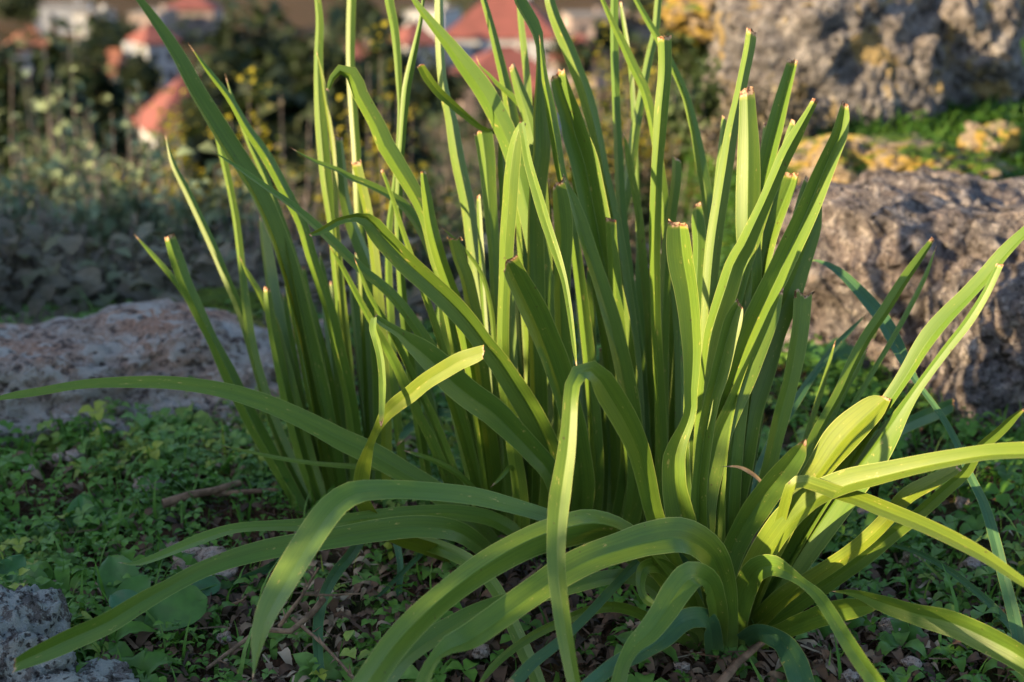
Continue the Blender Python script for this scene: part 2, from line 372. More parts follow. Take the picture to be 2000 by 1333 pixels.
leaf('C', [(617,97,3),(627,140,6),(634,185,7),(641,230,8),(649,290,9),(653,350,9),(656,420,9),(660,500,9),(670,640,11),(690,820,13),(705,1005,13)], 1.62, -15, 35, False, mat=M_LEAFY)
leaf('C', [(686,-15,17),(684,60,18),(684,130,17),(690,230,17),(695,300,18),(699,400,18),(706,520,18),(713,650,19),(722,820,20),(732,1000,20)], 1.72, -20, 15, True)
leaf('C', [(664,268,14),(668,310,17),(676,390,20),(686,430,23),(704,475,26),(720,515,26),(735,600,26),(745,720,27),(748,850,26),(745,1000,22)], 1.64, -20, -30, True)
leaf('C', [(694,316,19),(702,350,18),(714,400,18),(726,470,18),(740,600,20),(752,800,22),(752,1000,20)], 1.60, -10, 30, True, mat=M_LEAFY)
for k, (a, b_) in enumerate([((540,610),(640,1005)),((600,590),(662,1010)),((632,560),(690,1010)),((655,620),(712,1005)),((690,600),(735,1000)),((585,640),(650,1010)),((560,640),(625,1006)),((705,560),(742,995)),((612,690),(668,1008))]):
    mx = (a[0] * .5 + b_[0] * .5 + 6); my = (a[1] + b_[1]) / 2
    leaf('C', [(a[0]-8,a[1]-70,6),(a[0],a[1],17),(mx-9,my,21),(b_[0],b_[1],20)], 1.70 + .02 * (k % 4), -26 if k % 2 else 18, (-40, 18, -30, 5)[k % 4], bool(k % 2))
# low leaves of the left clump, lying towards the front
leaf('C', [(150,1270,8,1.40),(182,1289,20,1.36),(245,1291,26,1.35),(315,1282,26,1.36),(378,1268,24,1.38),(430,1235,22,1.42),(500,1170,22,1.46),(580,1100,22,1.5),(655,1015,20)], 1.40, 10, -20, True, mat=M_LEAFB)
leaf('C', [(400,1288,10,1.36),(388,1260,22,1.37),(383,1222,24,1.39),(402,1184,30,1.42),(455,1150,30,1.46),(540,1105,26,1.5),(640,1022,20)], 1.36, 12, 10, True, mat=M_LEAFB)
leaf('C', [(415,1258,10,1.40),(455,1227,32,1.41),(497,1199,32,1.43),(560,1145,28,1.47),(650,1025,22)], 1.40, 15, -25, True)
leaf('C', [(385,1166,6,1.46),(402,1157,16,1.46),(455,1146,28,1.47),(525,1128,30,1.5),(600,1085,26,1.54),(668,1020,20)], 1.46, 15, 20, False)
leaf('C', [(628,1345,18,1.28),(620,1251,20,1.32),(627,1181,22,1.37),(650,1128,22,1.42),(690,1076,22,1.47),(715,1030,20)], 1.28, 12, 10, True, mat=M_LEAFB)
leaf('C', [(770,1222,8,1.40),(778,1164,12,1.43),(780,1090,13,1.47),(765,1040,14,1.52),(735,1005,14)], 1.40, 10, 10, False, mat=M_LEAFB)
leaf('C', [(728,1176,5,1.42),(772,1132,9,1.44),(821,1082,11,1.46),(850,1050,12,1.49),(800,1010,13)], 1.42, 10, 20, False, mat=M_LEAFB)
leaf('C', [(1062,1375,28,1.19),(1049,1325,28,1.22),(1028,1279,30,1.25),(1005,1228,28,1.28),(975,1163,26,1.33),(945,1122,28,1.37),(905,1092,29,1.41),(855,1070,30,1.45),(785,1050,24,1.5),(700,1008,20)], 1.19, 14, 18, True, yaw2=-18)

# --- B: central clump, back rows first
leaf('B', [(1012,-20,12),(1016,46,12),(1022,100,13),(1028,160,14),(1033,300,16),(1040,500,18),(1046,800,20),(1030,1090,18)], 1.66, -18, 25, True)
leaf('B', [(1211,4,4),(1218,50,8),(1224,86,8),(1232,150,9),(1238,250,10),(1245,400,12),(1252,600,14),(1262,850,16),(1260,1040,16)], 1.68, -15, 30, True)
leaf('B', [(1290,-20,15),(1286,0,15),(1280,60,15),(1268,110,16),(1260,150,16),(1250,200,18),(1240,250,20),(1232,310,21),(1220,385,20),(1205,450,18),(1190,560,18),(1182,700,20),(1185,880,22),(1190,1050,20)], 1.66, -28, 10, True)
leaf('B', [(1198,-20,15),(1198,90,16),(1200,160,16),(1204,250,16),(1207,310,18),(1211,390,20),(1216,450,21),(1226,540,22),(1240,650,24),(1252,800,26),(1258,950,26),(1250,1060,24)], 1.62, -28, 14, True)
leaf('B', [(1168,-18,7),(1176,0,8),(1196,46,12),(1216,86,16),(1238,136,18),(1256,172,18),(1268,215,18),(1283,300,18),(1298,420,20),(1310,560,22),(1318,720,24),(1315,880,26),(1290,1060,24)], 1.56, -26, 10, True)
leaf('B', [(1232,-20,8),(1242,0,10),(1262,36,12),(1280,66,14),(1304,112,14),(1326,156,15),(1340,190,16),(1350,230,18),(1358,262,18),(1363,290,20),(1371,335,22),(1379,385,21),(1384,430,20),(1386,520,22),(1384,640,24),(1378,800,26),(1360,960,26),(1330,1070,22)], 1.60, -30, 8, True)
leaf('B', [(1216,254,4),(1224,290,12),(1230,330,13),(1240,380,14),(1248,430,15),(1254,500,16),(1264,600,18),(1274,760,20),(1280,920,20),(1275,1050,18)], 1.58, -10, 35, False)
leaf('B', [(938,-20,10),(944,0,12),(958,50,14),(970,100,17),(982,150,20),(992,200,24),(999,245,26),(1007,320,26),(1016,430,26),(1028,600,28),(1040,800,28),(1040,1000,28),(1025,1095,24)], 1.58, -34, 10, True)
leaf('B', [(929,108,2),(938,130,6),(956,148,8),(974,168,9),(1000,190,11),(1022,214,14),(1042,260,16),(1060,360,18),(1072,520,20),(1078,700,22),(1072,900,22),(1050,1090,20)], 1.56, -15, 25, False)
leaf('B', [(998,128,12),(1008,160,19),(1018,190,25),(1034,240,28),(1050,330,28),(1060,450,28),(1066,600,28),(1068,800,28),(1055,1090,24)], 1.55, -12, 25, True)
leaf('B', [(859,-20,17),(860,60,17),(862,120,17),(865,155,18),(870,185,20),(880,222,23),(888,270,26),(895,312,27),(906,362,28),(916,410,28),(924,470,27),(931,520,26),(940,600,26),(950,720,27),(960,850,28),(975,1000,28),(985,1095,24)], 1.58, -40, -8, True)
leaf('B', [(800,-20,9),(808,0,10),(826,26,15),(850,56,20),(880,94,27),(906,130,34),(936,170,38),(960,210,40),(981,252,41),(1004,310,42),(1028,400,42),(1054,520,42),(1080,650,42),(1098,800,42),(1090,950,40),(1050,1090,34)], 1.50, -16, 20, True)
leaf('B', [(972,262,10),(979,285,20),(984,340,24),(988,420,24),(992,600,26),(1000,800,26),(1006,1095,24)], 1.53, -10, 20, False, hang=[(973,262,6),(960,257,7),(940,250,10),(910,227,14),(880,201,16),(858,181,18),(838,156,18),(821,127,15)], hangkw=dict(Dt=1.46, cut=True, fold=10, yaw=10, dryk=.4))
leaf('B', [(940,255,36),(944,282,35),(948,315,33),(952,370,29),(957,430,25),(962,490,22),(966,560,24),(972,680,26),(980,820,28),(988,980,28),(995,1095,24)], 1.52, -24, 14, True, skew=.1, dryk=.5)
leaf('B', [(934,382,6),(935,410,9),(937,450,10),(945,600,13),(958,800,16),(975,1000,18),(985,1090,16)], 1.56, -10, 30, True)
leaf('B', [(1072,-20,18),(1074,4,20),(1090,50,24),(1108,90,27),(1124,130,28),(1140,170,28),(1152,210,28),(1162,250,26),(1170,285,24),(1179,335,24),(1190,385,26),(1202,450,28),(1218,560,30),(1234,700,32),(1242,850,34),(1225,1060,30)], 1.57, -30, 0, True)
leaf('B', [(1112,322,8),(1120,345,14),(1130,390,16),(1141,440,17),(1156,520,18),(1178,640,22),(1200,800,26),(1205,1060,24)], 1.54, -8, 30, False)
leaf('B', [(1320,309,17),(1319,350,19),(1311,410,20),(1303,470,21),(1297,560,22),(1292,680,24),(1290,820,26),(1290,960,26),(1285,1070,24)], 1.52, 12, -30, True, dryk=.5)
leaf('B', [(1192,428,20),(1194,470,21),(1201,550,24),(1211,680,28),(1225,820,32),(1240,960,32),(1245,1065,28)], 1.47, -10, 15, True, skew=-.3)
leaf('B', [(1088,143,30),(1098,180,38),(1116,232,44),(1124,265,49),(1139,310,54),(1152,370,55),(1164,430,52),(1175,490,48),(1186,540,44),(1198,590,42),(1210,650,40),(1222,750,40),(1228,900,40),(1200,1070,34)], 1.50, 34, -6, True, skew=.5)
leaf('B', [(1053,68,5),(1058,110,10),(1064,160,14),(1072,200,18),(1080,250,21),(1086,285,21),(1093,330,20),(1103,370,20),(1110,410,20),(1117,450,20),(1127,520,22),(1141,640,24),(1156,800,26),(1165,950,26),(1150,1080,24)], 1.46, -30, 12, False)
leaf('B', [(1004,-20,22),(1010,5,24),(1030,40,25),(1043,66,22),(1050,96,15),(1051,120,18),(1050,145,21),(1048,185,26),(1045,232,34),(1045,290,35),(1038,350,34),(1034,420,34),(1034,500,34),(1038,600,34),(1046,800,34),(1050,980,34),(1035,1098,28)], 1.47, 22, -35, True, yaw2=-58)
leaf('B', [(1085,358,22),(1088,378,30),(1091,402,34),(1095,442,36),(1096,490,34),(1094,560,32),(1096,640,31),(1101,760,32),(1106,900,32),(1085,1085,28)], 1.42, 22, -28, True, skew=.5)
leaf('B', [(1100,340,8),(1107,362,12),(1120,402,20),(1134,450,26),(1150,500,28),(1170,560,31),(1194,640,34),(1213,720,36),(1230,820,37),(1238,950,37),(1215,1080,32)], 1.45, 18, -36, False)
leaf('B', [(1297,71,27),(1298,140,27),(1292,205,27),(1287,270,25),(1282,335,23),(1279,410,23),(1277,490,22),(1278,560,20),(1279,620,19),(1283,700,20),(1288,800,22),(1290,920,24),(1275,1075,22)], 1.42, -30, 8, True, skew=-.15)
leaf('B', [(858,440,2),(880,460,6),(900,480,7),(924,508,7),(940,534,8),(958,600,9),(968,750,11),(978,900,13),(990,1085,12)], 1.50, -10, 10, False)
leaf('B', [(745,332,6),(758,366,7),(770,400,8),(780,434,9),(792,470,10),(815,540,12),(850,640,14),(890,780,16),(930,930,18),(965,1080,16)], 1.46, -15, 30, True)
leaf('B', [(564,287,2),(613,315,7),(665,336,10),(680,346,12),(720,362,14),(752,378,16),(780,396,18),(802,420,20),(830,466,22),(846,505,23),(872,580,24),(902,700,26),(936,850,28),(970,1085,24)], 1.52, 14, -34, False)
leaf('B', [(826,336,10),(828,355,14),(833,385,20),(840,430,23),(848,465,25),(861,510,26),(875,550,26),(890,590,26),(904,640,26),(922,740,26),(942,880,26),(972,1085,22)], 1.44, -40, 4, True, dryk=.5)
leaf('B', [(881,466,22),(890,502,25),(904,540,26),(914,580,27),(924,622,27),(937,720,28),(953,860,28),(978,1085,24)], 1.46, 15, -42, True, dryk=.4)
leaf('B', [(640,178,7),(648,158,11),(656,142,15),(666,138,20),(681,142,26),(691,158,30),(700,184,31),(719,218,30),(737,252,32),(748,280,34),(764,306,34),(780,332,33),(795,356,32),(816,392,30),(832,428,28),(850,500,28),(880,620,28),(910,760,30),(938,900,30),(962,1085,26)], 1.46, -24, 14, True, dryk=.5)
leaf('B', [(757,-20,18),(758,0,18),(768,50,17),(774,100,15),(778,160,12),(780,200,9),(778,262,8),(772,340,10),(766,390,11),(760,430,12),(757,520,13),(762,640,15),(772,800,17),(800,1000,17)], 1.56, -22, 22, True)
leaf('B', [(828,-20,6),(826,0,6),(822,36,8),(812,84,12),(802,130,16),(794,170,17),(790,210,16),(786,260,14),(781,330,14),(778,420,15),(781,520,16),(792,650,18),(812,800,20),(845,1000,20)], 1.54, -34, 6, True)
leaf('B', [(413,294,3),(455,322,8),(490,346,10),(525,371,11),(560,395,13),(595,423,15),(637,462,18),(688,512,19),(710,532,19),(748,562,20),(782,598,22),(808,634,23),(832,670,25),(854,705,26),(884,780,28),(915,880,30),(965,1080,26)], 1.42, 12, -36, False, dryk=.8)
leaf('B', [(642,478,4),(664,516,8),(690,565,11),(715,612,13),(745,665,16),(772,715,19),(790,755,20),(812,802,18),(832,842,18),(852,884,20),(875,940,21),(930,1075,20)], 1.43, -14, 26, False)
leaf('B', [(691,502,3),(706,540,6),(720,576,9),(736,604,10),(754,634,12),(784,690,13),(812,750,14),(850,830,16),(900,960,18),(950,1080,16)], 1.45, -14, 28, False)
# the bent blade whose tip hangs down in front of the clump
leaf('B', [(1020,240,13),(1010,262,19),(1002,300,26),(996,350,29),(992,410,30),(988,460,28),(986,510,26),(982,600,23),(981,680,23),(985,750,26),(995,810,29),(1004,890,29),(1012,940,30),(1018,1010,30),(1020,1100,26)], 1.40, -14, 22, True, dryk=.6,
     hang=[(1018,240,12),(1024,272,14),(1031,310,16),(1042,350,18),(1054,390,20),(1066,430,20),(1079,470,19),(1092,510,16),(1102,545,13),(1112,600,11),(1120,660,9),(1127,722,4)], hangkw=dict(Dt=1.30, fold=18, yaw=-16))
# wide dark blade with a torn end
leaf('B', [(990,508,36),(1000,532,42),(1024,582,50),(1050,640,52),(1073,700,51),(1091,755,48),(1107,810,47),(1122,870,46),(1135,950,44),(1120,1085,36)], 1.36, 26, -22, True, skew=.4)
# broad lit blade curling at its end
leaf('B', [(604,460,6),(630,450,14),(660,432,15),(684,426,14),(704,424,22),(722,432,33),(744,458,40),(770,487,42),(800,518,44),(840,554,43),(880,592,42),(916,632,41),(944,670,40),(970,702,41),(992,735,43),(1016,772,47),(1040,812,49),(1062,854,49),(1078,900,46),(1075,980,42),(1045,1095,34)], 1.32, 20, 8, True, dryk=.4)
# snapped blade: long stretch, then a hanging strip
leaf('B', [(732,620,12),(750,634,16),(766,643,17),(782,654,20),(800,670,34),(818,684,44),(850,712,52),(890,752,56),(920,776,56),(960,804,53),(1000,842,48),(1040,884,43),(1074,925,40),(1090,980,38),(1060,1098,32)], 1.32, 16, -14, True, dryk=.3,
     hang=[(731,621,10),(729,640,14),(737,668,14),(744,700,14),(748,740,14),(748,790,12),(745,835,8)], hangkw=dict(Dt=1.28, fold=20, yaw=-25))
# yellow broken blade
leaf('B', [(945,688,25),(925,696,31),(900,705,33),(870,722,34),(830,747,33),(800,772,32),(770,794,30),(752,812,25),(738,836,17),(726,862,15),(716,895,24),(708,930,31),(708,975,30),(745,1030,28),(850,1075,28),(965,1108,26)], 1.24, 6, 30, True, mat=M_LEAFY, yaw2=18, skew=-.2, dryk=.3)
# long blade reaching far to the left
leaf('B', [(-40,788,6),(0,778,13),(80,765,16),(160,752,18),(250,748,22),(340,750,26),(430,763,30),(520,790,34),(600,825,38),(670,862,42),(730,890,44),(790,925,43),(845,958,41),(920,1020,38),(1000,1108,32)], 1.36, 8, -26, False)
leaf('B', [(430,870,3),(500,886,6),(560,898,8),(630,907,9),(700,912,11),(760,916,14),(830,950,16),(910,1030,18),(985,1100,16)], 1.46, 8, -10, False)
# arching towards the left and the front
leaf('B', [(231,1099,3),(263,1103,12),(298,1093,14),(350,1072,19),(403,1051,21),(455,1035,19),(525,1029,20),(595,1028,25),(660,1022,27),(720,1013,27),(807,1004,27),(895,1004,29),(965,1018,29),(1012,1050,27),(1020,1108,24)], 1.24, 10, -36, False, dryk=.8)
leaf('B', [(26,1299,24,1.14),(70,1279,36,1.15),(140,1247,42,1.17),(210,1216,42,1.18),(280,1174,37,1.20),(332,1146,31,1.22),(385,1118,33,1.24),(455,1092,36,1.26),(525,1074,39,1.28),(595,1062,41,1.30),(667,1050,41,1.32),(737,1038,43,1.35),(825,1030,44,1.38),(895,1040,40,1.41),(940,1070,34,1.45),(980,1120,30)], 1.14, 14, -24, True, yaw2=18, dryk=.6)
for k, (a, b_) in enumerate([((910,560),(975,1085)),((860,640),(955,1080)),((1010,560),(1020,1085)),((1060,600),(1050,1085)),((1130,640),(1110,1080)),((1160,600),(1150,1075)),((1230,560),(1220,1070)),((1260,520),(1260,1065)),((890,720),(960,1085)),((830,700),(930,1075)),((1000,700),(1010,1090)),((1180,760),(1180,1075)),((940,640),(975,1085)),((1310,600),(1290,1065)),((1340,560),(1310,1065)),((1085,700),(1070,1085))]):
    mx = a[0] * .45 + b_[0] * .55; my = (a[1] + b_[1]) / 2
    leaf('B', [(a[0]-6,a[1]-80,8),(a[0],a[1],22),(mx+(-8 if a[0]<1000 else 8),my,27),(b_[0],b_[1],24)], 1.60 + .025 * (k % 5), -26 if k % 2 else 20, (-42, 14, -34, 2, -48)[k % 5], bool(k % 2))
leaf('B', [(775,872,12,1.62),(800,838,18,1.64),(850,808,17,1.66),(900,815,15,1.64),(960,900,14,1.6),(1000,1090,14)], 1.62, 12, -20, False, mat=M_LEAFB)
leaf('B', [(788,880,4),(850,902,10),(900,932,12),(950,1000,14),(985,1095,14)], 1.50, 10, -40, False)
leaf('B', [(958,952,4),(978,932,8),(998,912,9),(1010,960,10),(1010,1095,12)], 1.42, 10, 20, False)
# --- A: right, front clump: upright blades
leaf('A', [(1360,398,14),(1360,430,25),(1363,470,27),(1360,560,28),(1352,680,30),(1346,800,32),(1350,950,34),(1375,1130,32),(1385,1225,28)], 1.46, -25, 20, True, skew=.3)
leaf('A', [(1414,228,9),(1410,270,12),(1404,330,14),(1398,400,16),(1390,520,18),(1384,680,20),(1380,850,22),(1390,1210,20)], 1.48, -15, 25, True, dryk=.5)
leaf('A', [(1495,240,8),(1491,290,12),(1482,400,16),(1468,560,18),(1450,750,20),(1420,1210,20)], 1.50, -15, 20, True)
leaf('A', [(1550,119,20),(1540,158,24),(1529,200,28),(1517,250,32),(1509,280,33),(1498,325,33),(1488,375,33),(1476,450,34),(1466,560,35),(1455,700,36),(1440,850,37),(1425,1000,37),(1415,1215,32)], 1.44, 34, 6, True, skew=.1)
leaf('A', [(1467,56,20),(1463,90,22),(1453,140,22),(1444,185,22),(1434,230,24),(1427,265,26),(1420,312,28),(1412,362,30),(1404,412,31),(1396,465,31),(1389,530,30),(1384,600,28),(1380,700,30),(1380,820,32),(1386,980,34),(1396,1215,30)], 1.41, -34, 4, True, skew=-.5)
leaf('A', [(1576,346,7),(1565,380,12),(1554,420,13),(1535,490,15),(1515,580,18),(1495,700,22),(1468,870,26),(1440,1020,28),(1420,1220,24)], 1.46, 15, -20, True)
leaf('A', [(1549,340,28),(1545,356,31),(1534,384,34),(1519,422,34),(1505,462,33),(1494,505,32),(1484,565,32),(1470,650,34),(1455,760,36),(1440,880,37),(1425,1030,36),(1412,1220,30)], 1.43, 24, 18, True, skew=.1)
leaf('A', [(1459,171,26),(1460,195,31),(1461,228,35),(1462,270,41),(1462,330,45),(1461,390,47),(1461,450,47),(1466,500,44),(1469,545,40),(1466,600,39),(1457,680,40),(1443,780,42),(1430,900,43),(1420,1050,42),(1410,1225,34)], 1.38, -16, -6, True, skew=.45, dryk=1.8)
leaf('A', [(1606,380,9),(1590,440,22),(1562,515,34),(1541,570,40),(1518,620,44),(1503,660,45),(1490,705,46),(1474,750,48),(1458,795,50),(1446,850,51),(1433,910,52),(1420,975,52),(1408,1060,50),(1404,1225,40)], 1.42, 20, -34, False)
leaf('A', [(1651,202,12),(1647,230,24),(1640,262,31),(1622,303,35),(1602,350,39),(1582,400,42),(1560,450,45),(1537,500,46),(1524,530,45),(1500,580,45),(1475,632,45),(1451,690,44),(1427,760,42),(1408,850,41),(1398,950,39),(1398,1100,38),(1404,1230,32)], 1.38, 34, 4, True, skew=-.6)
leaf('A', [(1549,234,9),(1541,260,13),(1530,296,14),(1507,375,15),(1482,450,16),(1452,540,18),(1424,650,20),(1404,780,22),(1396,950,24),(1398,1220,22)], 1.375, -15, 25, True)
leaf('A', [(1593,194,14),(1576,226,17),(1557,260,25),(1535,300,29),(1513,350,28),(1491,400,28),(1472,440,31),(1453,480,35),(1434,512,38),(1418,560,43),(1402,608,41),(1389,652,36),(1381,700,30),(1375,750,28),(1370,830,30),(1370,950,34),(1384,1110,36),(1396,1228,32)], 1.345, -36, 6, True, skew=-.1)
leaf('A', [(1444,592,16),(1438,606,26),(1431,624,34),(1420,662,36),(1410,702,36),(1400,742,33),(1390,775,31),(1378,835,31),(1370,900,30),(1364,980,31),(1372,1100,32),(1390,1230,30)], 1.335, 30, -4, True, skew=-.6, dryk=.6)
leaf('A', [(1530,560,14),(1500,640,26),(1466,720,34),(1434,790,37),(1407,850,41),(1388,920,45),(1376,980,44),(1372,1080,42),(1388,1228,36)], 1.37, 14, -20, False)
leaf('A', [(1565,573,35),(1563,600,35),(1561,630,34),(1552,690,33),(1540,750,31),(1528,795,32),(1514,850,30),(1503,900,29),(1488,960,29),(1462,1060,30),(1424,1228,28)], 1.40, 10, -34, True, skew=.05, dryk=.6)
leaf('A', [(1328,434,36),(1329,452,42),(1331,475,47),(1336,515,50),(1344,560,46),(1349,600,42),(1352,640,39),(1354,680,37),(1353,720,32),(1350,765,26),(1350,800,24),(1341,832,27),(1328,862,35),(1319,892,44),(1318,922,45),(1320,952,47),(1327,985,54),(1336,1020,59),(1352,1080,58),(1376,1160,54),(1394,1240,48)], 1.31, 30, 10, True, skew=-.1)
leaf('A', [(1408,912,2),(1440,912,5),(1462,921,8),(1488,945,6),(1480,1020,7),(1430,1215,8)], 1.36, 10, 0, False, mat=M_LEAFD)
# blades leaning right
leaf('A', [(1695,611,4),(1636,671,12),(1590,730,14),(1555,783,18),(1520,840,20),(1480,930,22),(1425,1200,22)], 1.58, 10, -20, False, mat=M_LEAFB)
leaf('A', [(1862,788,22,1.66),(1845,796,26,1.66),(1807,812,28,1.64),(1762,832,28,1.62),(1690,866,26,1.58),(1580,960,24,1.52),(1430,1205,22)], 1.66, 14, -30, True, mat=M_LEAFB, dryk=.4)
leaf('A', [(1632,664,4),(1615,723,8),(1597,783,11),(1578,842,11),(1560,900,12),(1530,980,14),(1482,1090,16),(1428,1215,16)], 1.50, -10, 25, False)
leaf('A', [(1697,674,5),(1678,713,9),(1650,762,11),(1612,840,12),(1570,920,14),(1504,1080,16),(1432,1220,16)], 1.48, -15, 25, False)
leaf('A', [(1830,478,4),(1807,538,9),(1772,608,10),(1737,671,10),(1702,730,10),(1671,783,11),(1640,840,12),(1602,910,13),(1552,1000,14),(1492,1110,16),(1436,1225,16)], 1.46, -15, 20, False)
leaf('A', [(1824,467,9),(1797,506,16),(1765,552,20),(1730,608,22),(1695,660,22),(1667,713,22),(1643,765,20),(1616,814,18),(1598,848,20),(1584,884,22),(1568,922,22),(1542,1000,26),(1500,1100,28),(1440,1228,26)], 1.43, -20, -28, True, yaw2=-40)
leaf('A', [(1530,842,10),(1574,858,20),(1552,892,38),(1527,925,47),(1482,981,52),(1450,1030,48),(1428,1075,44),(1412,1140,42),(1404,1230,38)][1:], 1.36, 12, -26, False)
leaf('A', [(2060,410,14),(2000,460,20),(1965,496,25),(1930,538,27),(1888,583,29),(1853,618,32),(1825,650,34),(1800,685,31),(1778,722,28),(1752,762,26),(1726,800,26),(1694,850,28),(1650,920,32),(1598,1000,34),(1530,1110,36),(1446,1230,32)], 1.30, 20, 34, True)
leaf('A', [(1951,515,14),(1923,573,16),(1888,629,18),(1853,674,18),(1818,720,17),(1790,758,18),(1776,778,21),(1758,804,28),(1735,838,40),(1709,872,50),(1680,910,52),(1640,968,50),(1590,1040,46),(1530,1130,44),(1450,1240,38)], 1.29, -14, 42, True, dryk=.6)
leaf('A', [(1733,776,16),(1716,792,42),(1684,822,60),(1658,848,64),(1634,876,62),(1608,912,52),(1584,945,44),(1555,995,40),(1505,1090,40),(1444,1232,36)], 1.34, 10, 36, True, skew=.4, mat=M_LEAFY, dryk=.5)
leaf('A', [(2010,795,12),(1996,802,15),(1947,846,19),(1909,880,20),(1888,918,21),(1842,960,23),(1790,1006,25),(1737,1048,27),(1685,1090,29),(1632,1128,29),(1578,1166,28),(1505,1216,30),(1440,1258,30)], 1.26, 14, -30, False)
leaf('A', [(1874,915,14),(1858,924,22),(1825,942,29),(1772,972,31),(1737,1012,30),(1702,1048,29),(1650,1090,29),(1597,1126,30),(1545,1160,34),(1496,1202,38),(1450,1252,38)], 1.22, 10, 40, True, mat=M_LEAFY, dryk=.5)
leaf('A', [(2035,1162,12),(1982,1128,19),(1930,1093,25),(1860,1055,29),(1790,1023,31),(1720,995,32),(1680,978,30),(1632,963,29),(1590,948,27),(1562,941,24),(1546,950,20),(1537,975,20),(1524,1023,22),(1495,1100,28),(1442,1236,30)], 1.12, 10, 30, True, mat=M_LEAFY)
leaf('A', [(2090,886,30),(2000,887,32),(1930,890,32),(1860,901,33),(1790,915,37),(1720,932,43),(1650,950,47),(1597,974,49),(1552,1013,52),(1517,1058,53),(1490,1100,52),(1462,1160,50),(1436,1242,46)], 1.12, 18, 40, True, mat=M_LEAFY)
leaf('A', [(1722,1182,12),(1685,1184,32),(1632,1192,43),(1580,1210,40),(1520,1236,34),(1460,1262,34)], 1.26, 10, -20, False)
leaf('A', [(1745,1378,34,1.05),(1709,1328,33,1.08),(1678,1286,31,1.11),(1650,1244,29,1.14),(1622,1198,27,1.17),(1597,1163,23,1.2),(1568,1139,19,1.22),(1540,1120,28,1.24),(1510,1106,42,1.26),(1480,1112,48,1.28),(1456,1150,48,1.31),(1442,1200,44,1.33),(1434,1262,42)], 1.05, 14, 20, True, yaw2=-34)
leaf('A', [(1585,1385,46,1.16),(1566,1325,50,1.2),(1550,1285,48,1.23),(1525,1252,38,1.27),(1480,1235,34,1.3),(1440,1258,32)], 1.16, 14, -20, True, mat=M_LEAFB)
# arching over to the left and the front
leaf('A', [(1000,1340,26,1.14),(1035,1300,24,1.17),(1087,1258,20,1.2),(1140,1209,18,1.23),(1192,1153,18,1.27),(1245,1100,20,1.31),(1290,1072,22,1.33),(1335,1100,24,1.35),(1375,1245,24)], 1.14, 8, 15, True, mat=M_LEAFB)
leaf('A', [(740,1355,38,1.10),(783,1296,40,1.13),(825,1261,40,1.16),(877,1228,38,1.19),(930,1198,34,1.21),(1000,1175,32,1.23),(1070,1160,30,1.25),(1140,1142,28,1.27),(1189,1130,28,1.29),(1240,1132,30,1.31),(1310,1180,32,1.33),(1378,1255,32)], 1.10, 10, -28, True)
leaf('A', [(1292,1184,12,1.235),(1272,1179,15,1.24),(1257,1166,15,1.25),(1250,1140,18,1.26),(1258,1110,26,1.28),(1290,1105,30,1.3),(1330,1140,32,1.32),(1384,1250,30)], 1.235, 16, 10, True)
leaf('A', [(492,1336,3,1.07),(499,1296,15,1.08),(507,1251,29,1.09),(525,1198,43,1.10),(553,1146,51,1.11),(588,1086,55,1.12),(625,1028,56,1.13),(655,990,52,1.14),(690,966,46,1.15),(740,959,38,1.17),(825,961,36,1.19),(930,972,34,1.22),(1000,989,30,1.24),(1070,1010,28,1.26),(1150,1040,30,1.29),(1250,1100,34,1.32),(1330,1185,36,1.34),(1384,1258,34)], 1.07, 8, -26, False, yaw2=-44)
leaf('A', [(675,1395,60,1.02),(720,1330,58,1.05),(772,1258,56,1.08),(825,1202,54,1.1),(895,1142,54,1.13),(947,1104,56,1.15),(1000,1072,59,1.17),(1055,1046,62,1.19),(1108,1030,64,1.21),(1157,1022,64,1.23),(1200,1030,56,1.25),(1245,1058,48,1.27),(1300,1120,46,1.3),(1350,1190,44,1.32),(1388,1260,42)], 1.02, -32, -6, True, yaw2=-6)
leaf('A', [(822,1375,30,1.06),(828,1340,28,1.07),(840,1305,24,1.08),(856,1282,22,1.09),(878,1268,40,1.1),(912,1254,50,1.12),(965,1218,53,1.13),(1035,1167,56,1.15),(1105,1120,57,1.17),(1160,1092,58,1.185),(1210,1075,60,1.2),(1270,1058,66,1.22),(1335,1053,70,1.24),(1385,1082,60,1.265),(1411,1138,46,1.29),(1419,1198,40,1.31),(1418,1272,42)], 1.06, 16, -26, True)
leaf('A', [(1140,1400,24,1.06),(1124,1333,27,1.08),(1108,1251,31,1.1),(1097,1181,33,1.12),(1089,1110,36,1.13),(1089,1040,39,1.14),(1095,971,42,1.15),(1101,930,38,1.155),(1108,880,35,1.16),(1113,825,31,1.165),(1116,775,30,1.17),(1124,738,32,1.18),(1143,722,38,1.19),(1166,736,46,1.20),(1190,772,52,1.215),(1216,815,52,1.23),(1243,870,46,1.25),(1260,930,40,1.27),(1276,1000,36,1.29),(1310,1090,36,1.31),(1360,1190,36,1.33),(1392,1262,34)], 1.06, 14, 14, True, mat=M_LEAF, yaw2=-44)
leaf('A', [(1200,1390,28,1.10),(1210,1335,30,1.12),(1222,1292,28,1.13),(1240,1262,34,1.14),(1264,1240,45,1.15),(1297,1198,51,1.17),(1325,1155,58,1.19),(1352,1128,56,1.21),(1382,1138,46,1.235),(1398,1180,38,1.26),(1400,1272,38)], 1.10, 14, -18, True)
leaf('A', [(1110,1375,26,1.1),(1157,1335,28,1.12),(1192,1308,30,1.14),(1245,1280,36,1.17),(1297,1248,40,1.2),(1343,1212,42,1.22),(1378,1210,38,1.26),(1396,1280,36)], 1.10, 12, -24, True, mat=M_LEAFB)
leaf('A', [(930,1345,8,1.2),(965,1300,14,1.22),(1010,1262,16,1.24),(1080,1222,18,1.26),(1200,1185,20,1.29),(1360,1262,22)], 1.2, 10, 15, False)
